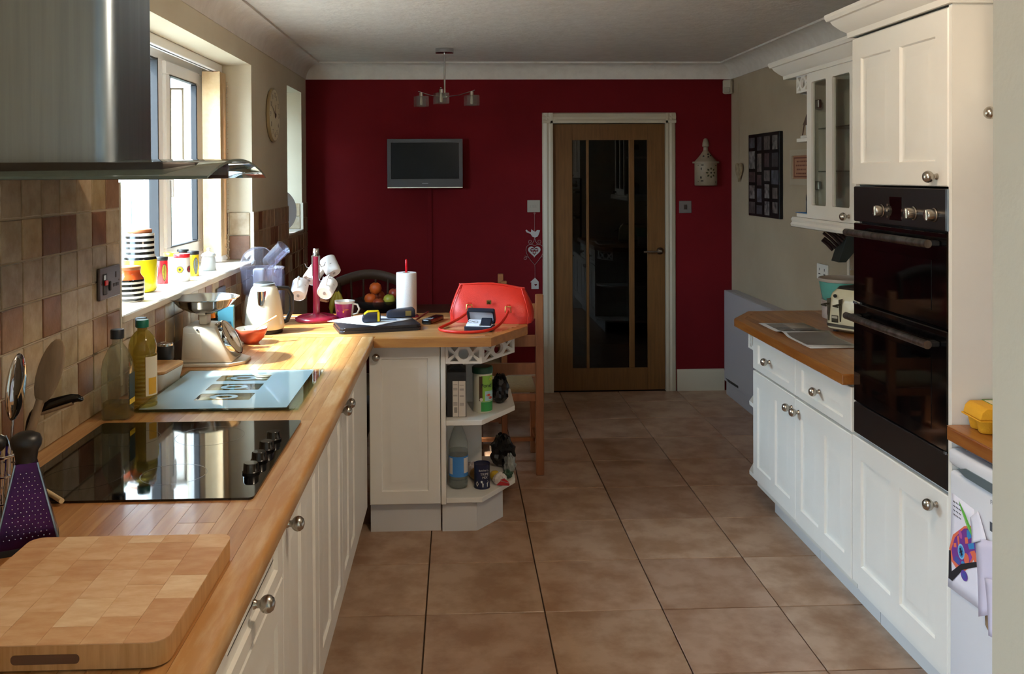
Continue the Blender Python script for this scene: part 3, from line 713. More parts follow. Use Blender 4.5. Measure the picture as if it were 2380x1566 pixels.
t = thing('drawing', 'white sheet on the fridge with a colourful felt pen chameleon drawing', 'paper', (1.43, 2.536, 0), -R90)
def quad(a, b, c, d, u, v): return tuple((a[k]*(1-u)+b[k]*u)*(1-v)+(d[k]*(1-u)+c[k]*u)*v for k in (0, 1))
rows = [[(lambda q: (q[0], -.0312-.005*(v/8)**2, q[1]))(quad((.022, .712), (.132, .705), (.179, .45), (.009, .44), u/6, v/8)) for u in range(7)] for v in range(9)]
o = mk('sheet', B().sheet(rows), PAPER, t, 60); o.modifiers.new('thick', 'SOLIDIFY').thickness = .0005
def blot(name, h, poly, k=0):
    # a patch of felt pen that follows the curl of the sheet
    b = B(); vs = []
    for d in (-.0004-.0002*k,):
        for x, z in poly: vs.append((x, -.0312-.005*max(0, (.71-z)/.265)**2-.0006-.00025*k, z))
    cx = sum(p[0] for p in poly)/len(poly); cz = sum(p[1] for p in poly)/len(poly)
    b._add(vs, [tuple(range(len(vs)))]); bmesh.ops.triangulate(b.bm, faces=b.bm.faces[:]); mk(name, b, mat('felt_'+h[1:], h, .8), t, 0)
def ell(cx, cz, rx, rz, n=18, a=0): return [(cx+rx*cos(2*pi*i/n)*cos(a)-rz*sin(2*pi*i/n)*sin(a), cz+rx*cos(2*pi*i/n)*sin(a)+rz*sin(2*pi*i/n)*cos(a)) for i in range(n)]
OG, PU, BL_, DB = '#d9694a', '#6f2f86', '#2f7fb8', '#3c4f9c'
blot('outline', OG, [(.086, .642), (.120, .656), (.150, .638), (.166, .600), (.136, .574), (.116, .540), (.078, .508), (.055, .508), (.024, .520), (.012, .550), (.030, .596)])
blot('body', PU, [(.086, .635), (.118, .648), (.144, .632), (.159, .597), (.132, .581), (.112, .548), (.069, .522), (.034, .526), (.024, .552), (.040, .592)], 1)
blot('patch', BL_, [(.099, .636), (.118, .642), (.122, .624), (.101, .610)], 2); blot('patch', BL_, [(.105, .600), (.132, .615), (.138, .600), (.112, .588)], 2)
blot('patch', OG, [(.090, .612), (.104, .618), (.108, .603), (.094, .596)], 3); blot('patch', OG, [(.116, .583), (.138, .596), (.169, .566), (.150, .556)], 3)
blot('patch', OG, [(.052, .600), (.060, .606), (.066, .580), (.058, .576)], 2); blot('patch', OG, [(.036, .575), (.048, .580), (.050, .568), (.036, .563)], 2)
blot('patch', DB, [(.132, .627), (.148, .627), (.157, .605), (.140, .604)], 2); blot('patch', OG, ell(.100, .556, .013, .016), 2); blot('patch', DB, ell(.055, .534, .014, .010), 2); blot('patch', '#8a3ba0', ell(.118, .572, .008, .011), 3)
blot('patch', '#b0508f', ell(.068, .612, .008, .012, a=.5), 2); blot('patch', BL_, ell(.085, .536, .010, .008), 2)
blot('eye', '#7db8dc', ell(.074, .566, .017, .021), 3); blot('iris', BL_, ell(.074, .566, .013, .016), 4); blot('pupil', '#1b1c34', [(.074+.010*cos(a)*(1 if k % 2 else .45), .566+.012*sin(a)*(1 if k % 2 else .45)) for k, a in enumerate([2*pi*q/12 for q in range(12)])], 5)
blot('leaf', '#5fae3f', [(.058, .704), (.067, .686), (.100, .645), (.130, .625), (.118, .650), (.090, .678)], 2); blot('leaf_light', '#93c977', [(.066, .690), (.100, .650), (.122, .632), (.095, .660)], 3)
blot('branch', '#17141a', [(.012, .545), (.021, .548), (.027, .490), (.076, .533), (.165, .578), (.168, .566), (.086, .521), (.034, .466), (.014, .466)], 3)
blot('tail', '#5a3a96', ell(.092, .507, .017, .014), 4); blot('tail', DB, ell(.092, .507, .009, .008), 5)
wb = B()
for k in range(4):
    for q in range(3): wb._add([(.030+.014*q+.001*k, -.0325-.0002, .694-.012*k), (.040+.014*q+.001*k, -.0327, .692-.012*k), (.040+.014*q+.001*k, -.0327, .689-.012*k), (.030+.014*q+.001*k, -.0327, .691-.012*k)], [(0, 1, 2, 3)])
o = mk('handwriting', wb, LET, t, 0); o['kind'] = 'stuff'
note('lilac sheet with faint pencil marks pinned beside the chameleon drawing', [(.152, .636), (.279, .672), (.283, .495), (.189, .441)], -.041, PAPERB, .012)
note('white folded note pinned over the top of the chameleon drawing', [(.12, .679), (.16, .711), (.2, .650), (.144, .618)], -.036, PAPER, .010)
note('lower lilac hand tracing hanging on the fridge door', [(.223, .560), (.31, .585), (.31, .438), (.256, .425)], -.056, PAPERB, .010)
note('small brown card corner under the lilac sheet on the fridge', [(.185, .47), (.21, .475), (.225, .405), (.20, .425)], -.036, mat('brown_card', '#9a7d5c', .8), .004)
# egg box
t = thing('egg_box', 'yellow card egg box with green label on the worktop above the fridge', 'egg box', (1.432, 2.472, .9), radians(-5))
EGG = mat('yellow_pulp_card', '#d49a18', .8, bump=.2, bs=200)
b = B()
for i in range(3):
    for j in range(2): b.lathe([(0, .001), (.017, .001), (.020, .004), (.026, .036), (.0, .036)], (.028+.049*i, -.024+.048*j, 0), 14)
mk('tray', b, EGG, t, 40)
mk('rim', B().box(-.004, .154, -.056, .056, .036, .040, .001), EGG, t, 0)
mk('lid', B().prism([(-.002, .0405), (.152, .0405), (.146, .062), (.134, .073), (.016, .073), (.004, .062)], -.052, .052, 'y', .004), EGG, t, 40)
mk('label_band', B().prism([(.052, .0402), (.1535, .0402), (.148, .0635), (.1355, .0745), (.052, .0745)], -.0535, .0535, 'y'), mat('green_label', '#3f7a2a', .6), t, 0)
mk('label_top', B().box(.052, .125, -.040, .040, .0746, .0752), mat('cream_label', '#d8cdb0', .6), t, 0)
mk('label_print', B().prism(ell(.09, 0, .026, .02), .0752, .0756, 'z'), mat('red_label', '#a93a30', .6), t, 0)

# ------------------------------------------------------------------ cooker hood
T = thing('cooker_hood', 'steel chimney cooker hood with curved smoked glass canopy over the hob', 'cooker hood', (XL, 2.35, 0))
# chimney with rounded front corners
r = .045; P = [(.003, -.155)]
for i in range(9): a = -pi/2+pi/2*i/8; P.append((.285-r+r*cos(a), -.155+r+r*sin(a)))
for i in range(9): a = pi/2*i/8; P.append((.285-r+r*cos(a), .155-r+r*sin(a)))
P.append((.003, .155))
mk('chimney', B().prism(P, 1.650, 2.438, 'z'), STEEL, T, 40)
mk('body', B().prism([(.003, -.265), (.43, -.25), (.49, -.19), (.49, .12), (.42, .16), (.003, .20)], 1.612, 1.652, 'z', .004), mat('dark_hood_steel', '#3a3634', .35, .8), T, 30)
# curved canopy: an arc across the wall, straight out from it
def arcz(v): return 1.663-.043*(v/.31)**2
top = []; nn = 20
for t_ in (0, .0065):
    top.append([[(x, -.31+.62*i/nn, arcz(-.31+.62*i/nn)+t_-.0065) for i in range(nn+1)] for x in (.004, .10, .20, .30, .40, .50, .548)])
gb = B()
gb.sheet(top[0]); gb.sheet(top[1])
q0 = [list(z) for z in zip(*top[0])]; q1 = [list(z) for z in zip(*top[1])]
for a_, c_ in ((q0[0], q1[0]), (q0[-1], q1[-1]), (top[0][0], top[1][0]), (top[0][-1], top[1][-1])): gb.sheet([a_, c_])
bmesh.ops.remove_doubles(gb.bm, verts=gb.bm.verts, dist=1e-5)
mk('glass_canopy', gb, HOODG, T, 50)
for x, y in ((.05, -.20), (.38, -.20), (.05, .2), (.38, .2)): mk('screw_cap', B().lathe([(.012, 0), (.012, .003), (.006, .006), (0, .0065)], (x, y, arcz(y)+.0005), 16), SATIN, T, 40)
mk('button_strip', B().box(.4905, .493, -.06, .08, 1.622, 1.642), STEEL, T, 0)

# ------------------------------------------------------------------ hob and things at the near end
T = thing('hob', 'black ceramic glass hob with four black knobs set in the left worktop', 'hob', (-.74, 2.35, .9))
HP = rrect(-.285, .285, -.32, .32, .012)
mk('glass_plate', B().prism(HP, .0003, .0055, 'z'), BLACKG, T, 30)
RING = mat('grey_hob_print', '#1b1c1e', .15)
for x, y, rr in ((-.15, -.16, .09), (-.15, .16, .075), (.06, -.15, .075), (.06, .17, .09)):
    mk('ring_mark', B().lathe([(rr, 0), (rr+.002, 0)], (x, y, .0057), 48, cap=False), RING, T, 0)
for i in range(4): mk('knob', B().lathe([(0, 0), (.021, 0), (.021, .004), (.0185, .006), (.0175, .022), (.0155, .0245), (0, .0245)], (.243, -.150+.09*i, .0057), 28), mat('gloss_black_knob', '#050506', .12, spec=.6), T, 50)

T = thing('chopping_board', 'thick end grain wooden chopping board with hand slot nearest the camera', 'chopping board', (-.613, 1.537, .9))
BLK = mat('end_grain_block', '#c79f6c', .6, rnd=['#d3b08a', '#d8b894', '#cba57d', '#dec3a0', '#c79f78', '#d4b18b', '#dabb97'], c2='#ecdccd', vs=16, st=(1, 2.2, 1), spec=.3)
BLE = mat('board_side_grain', '#b98a58', .5, c2='#a2733f', vs=10, st=(9, 9, .6))
bw, bl = .186, .201
ob_ = rrect(-bw, bw, -bl, bl, .028, 6)
bd_ = B(); bd_.prism(ob_, .003, .0385, 'z')
core = mk('body', bd_, BLE, T, 35)
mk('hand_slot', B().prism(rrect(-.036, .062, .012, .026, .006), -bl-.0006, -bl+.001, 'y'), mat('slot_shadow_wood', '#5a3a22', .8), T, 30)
nb = (6, 8)
for i in range(nb[0]):
    p = -bl; k = 0
    x0, x1 = -bw+2*bw*i/nb[0], -bw+2*bw*(i+1)/nb[0]
    while p < bl-.005:
        q = min(bl, p+random.uniform(.07, .12)*(.6 if k == 0 and i % 2 else 1)); k += 1
        if bl-q < .03: q = bl
        poly = [(x0+.0003, p+.0003), (x1-.0003, p+.0003), (x1-.0003, q-.0003), (x0+.0003, q-.0003)]
        # round the four board corners
        cr = .026
        def corner(pt):
            x, y = pt
            if abs(x) > bw-.001 and abs(y) > bl-.001:
                sx, sy = (1 if x > 0 else -1), (1 if y > 0 else -1)
                A = [(sx*(bw-cr)+sx*cr*cos(t*pi/2/5), sy*(bl-cr)+sy*cr*sin(t*pi/2/5)) for t in range(6)]
                return A if sx*sy > 0 else A[::-1]
            return [pt]
        pl = [c for pt in poly for c in corner(pt)]
        mk('block', B().prism(pl, .0386, .0402+random.uniform(-.0001, .0001), 'z'), BLK, T, 0)
        p = q

# box grater
T = thing('box_grater', 'tall purple and black box grater standing beside the chopping board', 'grater', (-.840, 1.800, .9), .42)
def frustum(b, hw0, hd0, hw1, hd1, z0, z1):
    v = [(sx*hw0, sy*hd0, z0) for sx, sy in ((-1, -1), (1, -1), (1, 1), (-1, 1))]+[(sx*hw1, sy*hd1, z1) for sx, sy in ((-1, -1), (1, -1), (1, 1), (-1, 1))]
    b._add(v, [(0, 3, 2, 1), (4, 5, 6, 7), (0, 1, 5, 4), (1, 2, 6, 5), (2, 3, 7, 6), (3, 0, 4, 7)]); return b
PURP = mat('purple_grater_metal', '#5a1f55', .22, .75, c2='#2a1a33', vs=2, st=(1, 1, 5))
mk('body', frustum(B(), .055, .042, .019, .016, .012, .165), PURP, T, 0)
mk('base_trim', frustum(B(), .057, .044, .0555, .0425, 0, .012), BLACK, T, 0)
fr = []
for x in (-1, 1): fr.append(B().tube([(x*.0555, -.0425, .012), (x*.0193, -.0163, .165)], .0022, 6))
for q in fr: mk('edge_strip', q, STEEL, T, 40)
tb = B()
for j in range(16):
    v = j/16; z = .03+.125*v; hw = .055+(.019-.055)*(z-.012)/.153; y = -(.042+(.016-.042)*(z-.012)/.153)
    n_ = max(3, int(hw*2/.0105))
    for i in range(n_):
        x = (i-(n_-1)/2)*.0098+(.0049 if j % 2 else 0)
        if abs(x) < hw-.006: tb.lathe([(.0017, 0), (.0010, .0014), (0, .0016)], (x, y, z), 6, ax=(0, -.98, .17))
o = mk('teeth', tb, CHROME, T, 0); o['kind'] = 'stuff'
mk('handle', B().lathe([(.019, .1655), (.020, .175), (.0215, .185), (.027, .195), (.029, .206), (.025, .216), (.014, .222), (0, .223)], n=20), mat('soft_black_plastic', '#121214', .4), T, 60)

# utensil pot with everything standing in it
PT = (-.965, 1.915)
T = thing('utensil_pot', 'wire mesh utensil pot at the wall behind the purple grater', 'utensil pot', (*PT, .9))
b = B()
for z in (.004, .055, .11, .150): b.tube([(.062*cos(2*pi*i/28), .062*sin(2*pi*i/28), z) for i in range(28)], .0022 if z < .15 else .0035, 6, closed=True)
for i in range(24): b.tube([(.062*cos(2*pi*i/24), .062*sin(2*pi*i/24), .004), (.062*cos(2*pi*i/24), .062*sin(2*pi*i/24), .15)], .0013, 5)
mk('wire_frame', b, CHROME, T, 60); mk('base', B().cyl((0, 0, 0), .060, .003), STEEL, T, 40)
def spoon(name, label, base, tip, m, bowl, hr=.0055, tilt=0, cat='spoon', holes=False):
    """handle from base to the bowl centre tip; bowl=(half width, half length, depth)"""
    a, c = Vector(base), Vector(tip); ax = (c-a).normalized()
    T = thing(name, label, cat, base)
    mk('handle', B().tube([(0, 0, 0), (c-a)*.5, (c-a)-ax*bowl[1]*.85], hr, 8), m, T, 60)
    q = ax.to_track_quat('Z', 'Y').to_matrix().to_4x4() @ Matrix.Rotation(tilt, 4, 'Z')
    b = B(Matrix.Translation(c-a) @ q); b.ball((0, 0, 0), 1, 20, 10, (bowl[0], bowl[2], bowl[1])); mk('bowl', b, m, T, 60); return T
WSP = mat('grey_brown_wood', '#8a735a', .6, c2='#766048', vs=8, st=(8, 8, 1))
spoon('wooden_spoon', 'large wooden spoon leaning towards the hob from the utensil pot', (-.945, 1.915, .906), (-.853, 1.935, 1.212), WSP, (.030, .070, .007), .0095, radians(62))
spoon('metal_spoon', 'steel serving spoon seen edge on in the utensil pot', (-.935, 1.90, .906), (-.913, 1.915, 1.185), CHROME, (.034, .070, .010), .003, radians(140))
t = thing('spatula', 'black handled spatula whose curved handle bends towards the hob', 'spatula', (-.925, 1.945, .906))
mk('shaft', B().tube([(0, 0, 0), (.010, 0, .12), (.019, .0, .176)], .004, 8), BLACK, t, 60)
GBP = mat('gloss_black_plastic', '#0c0c0d', .2)
mk('handle', B().tube(smooth([(.019, 0, .176), (.028, 0, .206), (.046, 0, .226), (.085, 0, .240), (.122, 0, .248), (.136, 0, .243)], 1), [.004, .006, .008, .010, .0105, .011, .011, .010, .010, .008, .006, .003], 10, flat=.005), GBP, t, 60)
mk('inlay', B().tube([(.050, -.001, .215), (.085, -.001, .226), (.115, -.001, .236)], .006, 8, flat=.004), WSP, t, 60)
mk('rivet', B().ball((.036, -.006, .2125), .003), CHROME, t, 60)
t = thing('ladle', 'dark round ladle head leaning left in the utensil pot', 'ladle', (-.995, 1.90, .906))
mk('shaft', B().tube([(0, 0, 0), (-.004, 0, .19)], .004), BLACK, t, 60); mk('head', B().ball((-.006, 0, .222), .034, sc=(1, .4, 1.25)), BLACK, t, 60)
t = thing('peeler', 'purple handled peeler sticking out of the utensil pot', 'peeler', (-.965, 1.875, .906))
PUP = mat('purple_plastic', '#45309a', .35)
mk('handle', B().tube([(.0, 0, .08), (.015, -.005, .125), (.030, -.008, .165)], [.010, .013, .015], 10), PUP, t, 60); mk('end_cap', B().ball((.036, -.010, .176), .018), BLACK, t, 60); mk('blade', B().tube([(0, 0, 0), (0, 0, .08)], .003), STEEL, t, 60)
t = thing('tongs', 'steel tongs hooked on the rim of the utensil pot', 'tongs', (-.925, 1.885, .906))
mk('jaw', B().tube([(0, 0, 0), (.008, 0, .12), (.010, 0, .165), (.001, 0, .185)], .006, 8, flat=.0015), CHROME, t, 60); mk('jaw', B().tube([(-.012, 0, 0), (-.012, 0, .12), (-.010, 0, .165), (.000, 0, .1865)], .006, 8, flat=.0015), CHROME, t, 60)
o = mk('wooden_stick', B().tube([(0, 0, 0), (.062, -.064, 0)], .0058, 10), mat('pale_wood', '#c9b28b', .6), None, 60, (-.926, 2.076, .9062+.0058)); tag(o, 'pale wooden handle lying beside the grater at the hob edge', 'stick')

# ------------------------------------------------------------------ bottles, mill, dish by the wall
OIL = glass('oil_in_bottle', '#eadf9c', base='#8a7a22', op=.25); PET = glass('clear_plastic', '#e9eee4', base='#dfe3da', op=.06)
NAVY = mat('navy_cap', '#14151d', .4)
T = thing('oil_bottle', 'nearly empty square oil bottle with black cap nearest the hob', 'bottle', (-1.010, 2.742, .9))
def sq(hw, hd, r_, n=4): return rrect(-hw, hw, -hd, hd, r_, n)
def loft(b, secs):
    L = [b._add([(x, y, z) for x, y in P], []) for P, z in secs]; n = len(L[0])
    for a, c in zip(L, L[1:]):
        for k in range(n): b.bm.faces.new((a[k], a[(k+1) % n], c[(k+1) % n], c[k]))
    b.bm.faces.new(L[0][::-1]); b.bm.faces.new(L[-1]); return b
mk('body', loft(B(), [(sq(.038, .028, .01), 0), (sq(.041, .030, .012), .006), (sq(.041, .030, .012), .15), (sq(.038, .028, .014), .175), (sq(.026, .022, .015), .205), (sq(.0145, .0145, .0143), .225), (sq(.0145, .0145, .0143), .237)]), PET, T, 40)
mk('oil', loft(B(), [(sq(.036, .026, .01), .003), (sq(.0385, .0275, .012), .008), (sq(.0385, .0275, .012), .05)]), OIL, T, 40)
mk('label', B().box(.0415, .0422, -.022, .022, .045, .135), mat('dark_green_label', '#16302c', .5), T, 0); mk('label_foot', B().box(.0415, .0424, -.022, .022, .045, .060), mat('yellow_label', '#d6b61e', .5), T, 0)
mk('cap', B().lathe([(0, .238), (.0195, .238), (.0195, .262), (.018, .265), (0, .265)], n=24), NAVY, T, 40)
T = thing('oil_bottle', 'full ribbed bottle of yellow oil with a green cap', 'bottle', (-.975, 2.855, .9))
pf = [(.0, 0), (.036, .0), (.041, .006)]
for i in range(13): z = .012+.0125*i; pf += [(.0425, z), (.0425, z+.007), (.0405, z+.009)]
pf += [(.042, .182), (.041, .20), (.034, .222), (.022, .238), (.0145, .244), (.0145, .252)]
OIL2 = glass('deep_oil', '#eadfa0', base='#a8973c', op=.32)
mk('body', B().lathe(pf, n=28), OIL2, T, 50)
mk('label', B().lathe([(.0432, .045), (.0432, .165)], arc=(-1.05, .1), n=8), mat('cream_print_label', '#d6cdb4', .5), T, 60)
mk('label_flower', B().lathe([(.0436, .05), (.0436, .10)], arc=(-.85, -.15), n=6), mat('yellow_print', '#d1a12a', .5), T, 60)
mk('cap', B().lathe([(0, .2525), (.0195, .2525), (.0195, .272), (.018, .2755), (0, .2755)], n=24), mat('green_cap', '#0f6b55', .35), T, 40)
T = thing('vinegar_bottle', 'slim clear bottle with tall black cap behind the oil bottles', 'bottle', (-1.035, 3.02, .9))
mk('body', B().lathe([(0, 0), (.028, 0), (.030, .006), (.030, .13), (.024, .155), (.0135, .18), (.0125, .225)], n=24), glass('amber_vinegar', '#e2c9a4', base='#b08b5a', op=.15), T, 50)
mk('cap', B().lathe([(0, .2255), (.0155, .2255), (.0185, .228), (.0185, .254), (.016, .257), (0, .257)], n=24), BLACK, T, 40)
T = thing('pepper_mill', 'glass pepper mill with black collar behind the butter dish', 'mill', (-1.052, 3.315, .9))
mk('jar', B().lathe([(0, 0), (.026, 0), (.028, .005), (.028, .062)], n=24), glass('smoky_glass', '#8f8d88', base='#4d4b48', op=.4), T, 40)
mk('collar', B().lathe([(0, .0625), (.0305, .0625), (.0325, .066), (.0305, .078), (.0315, .105), (.029, .110), (0, .110)], n=24), BLACK, T, 40)
mk('top', B().lathe([(.029, .1105), (.029, .117), (.026, .119), (.022, .117), (0, .117)], n=24), CHROME, T, 40)
T = thing('butter_dish', 'white butter dish with wooden lid beside the glass saver', 'dish', (-1.035, 3.155, .9), radians(-4))
mk('dish', loft(B(), [(sq(.052, .082, .018), 0), (sq(.056, .086, .02), .004), (sq(.066, .098, .022), .058)]), mat('white_melamine', '#cfc9bd', .35), T, 40)
mk('lid', loft(B(), [(sq(.0655, .0975, .022), .0583), (sq(.067, .099, .023), .060), (sq(.067, .099, .023), .068), (sq(.064, .096, .021), .0705)]), mat('acacia_lid', '#a2723c', .45, c2='#b6864c', vs=8, st=(8, 1, 8)), T, 40)

# glass worktop saver
T = thing('worktop_saver', 'frosted pale blue glass worktop saver between hob and scales', 'glass board', (-.735, 3.073, .9))
mk('foot', B().cyl((-.22, -.26, 0), .008, .004, 12), CLEAR, T, 0)
for x, y in ((.22, -.26), (.22, .26), (-.22, .26)): mk('foot', B().cyl((x, y, 0), .008, .004, 12), CLEAR, T, 0)
mk('glass_plate', B().prism(rrect(-.248, .248, -.285, .285, .008), .0042, .0095, 'z'), glass('saver_glass', '#e2eee6'), T, 30)
wn_ = [rrect(-.10+.0, .075, y-.045, y+.045, .004, 2) for y in (-.125, .01, .145)]
mk('frosting', B().plate(rrect(-.236, .212, -.272, .272, .004, 2), wn_, .0003, 'z', .0097), glass('frosted_pale_blue', '#d3dfdf', base='#b2c7c9', op=.68, rough=.03), T, 0)
FRS = MATS['frosted_pale_blue']
for y in (-.125, .01, .145):
    mk('frost_motif', B().plate(ell(-.015, y, .045, .030), [ell(-.015, y, .026, .014)[::-1]], .0003, 'z', .0097), FRS, T, 0)

# ------------------------------------------------------------------ kitchen scales
T = thing('kitchen_scales', 'cream mechanical kitchen scales with steel pan and tilted dial', 'scales', (-.945, 3.555, .9))
SCW = mat('cream_scale_enamel', '#c9c2b2', .35)
mk('foot_plate', B().prism([(-.108, -.10), (.085, -.10), (.135, -.05), (.135, .05), (.085, .10), (-.108, .10)], 0, .012, 'z', .003), SCW, T, 30)
mk('body', B().prism([(-.098, .0125), (.095, .0125), (.030, .145), (-.090, .150)], -.088, .088, 'y', .008), SCW, T, 40)
mk('side_panel', B().prism([(-.082, .03), (-.02, .03), (-.02, .10), (-.028, .125), (-.082, .128)], -.0895, -.0875, 'y', .0008), SCW, T, 30)
mk('screw', B().cyl((-.035, -.0882, .139), .004, .002, 12, ax=(0, -1, 0)), STEEL, T, 0)
mk('neck', B().box(-.045, -.015, -.03, .03, .149, .185, .003), SCW, T, 20)
mk('cradle', B().tube([(-.03, -.06, .212), (-.03, -.045, .190), (-.03, 0, .186), (-.03, .045, .190), (-.03, .06, .212)], .014, 10, flat=.003), SCW, T, 50)
mk('cradle', B().tube([(-.085, 0, .212), (-.06, 0, .190), (0, 0, .190), (.03, 0, .212)], .014, 10, flat=.003), SCW, T, 50)
mk('pan', B().lathe([(0, .193), (.06, .198), (.098, .218), (.122, .246), (.130, .249), (.131, .252), (.121, .249), (.096, .2215), (.058, .202), (0, .1975)], (-.03, 0, 0), 48), mat('bright_steel', '#b9b9b7', .12, 1), T, 50)
dn = Vector((.87, 0, .49)).normalized(); dc = Vector((.045, 0, .080))
b = B().lathe([(0, -.002), (.074, -.002), (.076, 0), (.076, .030), (.073, .034), (.069, .034), (.069, .028), (0, .028)], dc, 48, ax=dn); mk('dial_case', b, CHROME, T, 50)
mk('dial_face', B().lathe([(0, .0283), (.0685, .0283)], dc, 48, ax=dn, cap=False), mat('cream_dial', '#e6dccd', .5), T, 0)
Mq = Matrix.Translation(dc) @ dn.to_track_quat('Z', 'Y').to_matrix().to_4x4()
b = B(Mq); b.prism([(-.003, -.015), (.003, -.015), (.0012, .052), (-.0012, .052)], .0292, .0298, 'z'); b.cyl((0, 0, .0285), .007, .003, 16); mk('pointer', b, mat('dark_brown_enamel', '#2b1b12', .4), T, 0)
b = B(Mq)
for i in range(40):
    a = 2*pi*i/40; l_ = .007 if i % 5 else .012
    b._add([(cos(a+k)*q, sin(a+k)*q, .0286) for q, k in ((.064, -.008), (.064, .008), (.064-l_, .008), (.064-l_, -.008))], [(0, 1, 2, 3)])
o = mk('scale_marks', b, mat('dark_brown_enamel', '#2b1b12'), T, 0); o['kind'] = 'stuff'
mk('dial_glass', B().lathe([(0, .0335), (.0688, .0315)], dc, 48, ax=dn, cap=False), CLEAR, T, 50)

# things behind the scales
T = thing('packet', 'blue card packet standing behind the scales near the kettle', 'packet', (-.955, 3.80, .9), radians(8))
mk('body', B().box(-.031, .031, -.022, .022, 0, .182, .001), mat('blue_card', '#4f9db8', .6), T, 0); mk('print', B().box(-.020, .020, -.0227, -.022, .06, .12), mat('dark_blue_print', '#1f5a76', .6), T, 0)
T = thing('storage_jar', 'glass jar with copper lid half hidden behind the scale pan', 'jar', (-1.025, 3.80, .9))
mk('jar', B().lathe([(0, 0), (.034, 0), (.038, .005), (.038, .125), (.033, .135)], n=24), glass('smoky_glass', '#8f8d88'), T, 40); mk('lid', B().lathe([(0, .136), (.040, .136), (.041, .140), (.041, .165), (.036, .169), (0, .169)], n=28), mat('copper_lid', '#b5793f', .3, .9), T, 40)

# bowl with brush, kettle, juicer
CORAL = mat('coral_glaze', '#c4573d', .3)
T = thing('bowl', 'coral bowl with grey leaf pattern inside, in front of the kettle', 'bowl', (-.885, 3.945, .9))
mk('body', B().lathe([(0, 0), (.030, 0), (.032, .004), (.052, .022), (.064, .048), (.0675, .064), (.066, .0655)], n=40, cap=False), CORAL, T, 60)
mk('lining', B().lathe([(0, .007), (.030, .008), (.050, .026), (.062, .050), (.066, .0657)], n=40, cap=False), CHINA, T, 60)
lb = B()
for i in range(14):
    a = 2*pi*i/14
    def bp_(k, h_): return ((.0300+.034*h_)*cos(a+k)*.985, (.0300+.034*h_)*sin(a+k)*.985, .0095+.050*h_**1.5)
    lb._add([bp_(0, .05), bp_(.13, .5), bp_(.04, .97), bp_(-.09, .5)], [(0, 1, 2, 3)])
o = mk('leaf_pattern', lb, mat('grey_leaf_print', '#4c4a4c', .4), T, 0); o['kind'] = 'stuff'
T = thing('pastry_brush', 'wooden handled brush resting in the coral bowl', 'brush', (-.885, 3.945, .925))
mk('handle', B().tube([(.016, .0, .035), (.105, .02, .088)], [.0055, .0075], 8, flat=.004), mat('pale_brush_wood', '#d3a45c', .5), T, 60)
mk('bristles', B().tube([(-.018, -.006, .010), (.016, 0, .035)], [.010, .007], 8, flat=.005), mat('pale_bristle', '#b9b3ab', .8), T, 60)
KC = mat('cream_kettle_enamel', '#cbc6b0', .22, coat=.5)
T = thing('kettle', 'cream cone shaped kettle with black lid and chrome spout', 'kettle', (-.885, 4.215, .9))
mk('base', B().lathe([(0, 0), (.080, 0), (.082, .004), (.080, .018), (0, .018)], n=40), BLACK, T, 40)
mk('body', B().lathe([(0, .020), (.088, .020), (.090, .026), (.089, .045), (.080, .11), (.070, .165), (.060, .200), (.050, .214), (.047, .217), (0, .217)], n=48), KC, T, 60)
mk('lid_ring', B().lathe([(.047, .2172), (.050, .219), (.048, .225), (.042, .227)], n=40), mat('grey_lid_ring', '#8a9094', .3, .6), T, 40)
mk('lid', B().lathe([(.042, .2272), (.036, .231), (.018, .234), (0, .2345)], n=40), BLACK, T, 40)
# spout facing the camera
sp = B()
for k in range(2): pass
rows = []
for v in range(7):
    z = .135+.062*v/6; rr = .0745-.016*(z-.135)/.062+.002; wv = .010+.015*(v/6)**.8; out = .004+.020*(v/6)**1.3
    rows.append([((rr)*sin(-1+2*u/8)*wv/.06*1.0+0, -rr-out*(1-((u-4)/4)**2), z) for u in range(9)])
mk('spout', sp.sheet(rows), CHROME, T, 60)
mk('handle', B().tube([(.052, .03, .200), (.095, .055, .195), (.112, .065, .16), (.112, .065, .09), (.092, .055, .045), (.078, .045, .04)], .011, 10), BLACK, T, 60)
VIO = glass('violet_clear_plastic', '#e6e6ee', base='#c3c4d6', op=.075)
T = thing('juicer', 'clear plastic juicer with tilted dome lid behind the kettle', 'juicer', (-.955, 4.50, .9))
JW = mat('white_appliance_plastic', '#d8d8da', .35)
mk('base', B().lathe([(0, 0), (.095, 0), (.098, .006), (.088, .09), (.078, .135), (0, .135)], n=36), JW, T, 50)
mk('bowl', B().lathe([(.080, .136), (.092, .145), (.100, .20), (.104, .262), (.108, .266), (.108, .270), (.102, .268), (.096, .20), (.088, .150), (.078, .140)], n=40, cap=False), VIO, T, 60)
mk('feed_block', B().box(-.027, .027, -.085, -.030, .195, .272, .006), JW, T, 40)
q = Matrix.Translation((-.028, -.02, .306)) @ Vector((-.25, -.75, .6)).to_track_quat('Z', 'Y').to_matrix().to_4x4()
b = B(q); b.lathe([(.078, -.012), (.079, -.008), (.070, .018), (.050, .038), (.022, .048), (.0, .050)], n=36, cap=False); b.lathe([(.079, -.010), (.083, -.012), (.083, -.006), (.079, -.004)], n=36, cap=False); mk('dome_lid', b, VIO, T, 60)
q = Matrix.Translation((.035, -.05, .292)) @ Vector((.62, -.15, .60)).to_track_quat('Z', 'Y').to_matrix().to_4x4()
b = B(q); b.lathe([(.031, 0), (.034, .02), (.037, .115), (.0395, .120), (.0375, .122), (.034, .115), (.031, .02), (.0, .004)], n=32, cap=False); mk('pusher', b, VIO, T, 60)
mk('jug', B().box(.062, .105, -.045, .03, .02, .262, .008), VIO, T, 40)

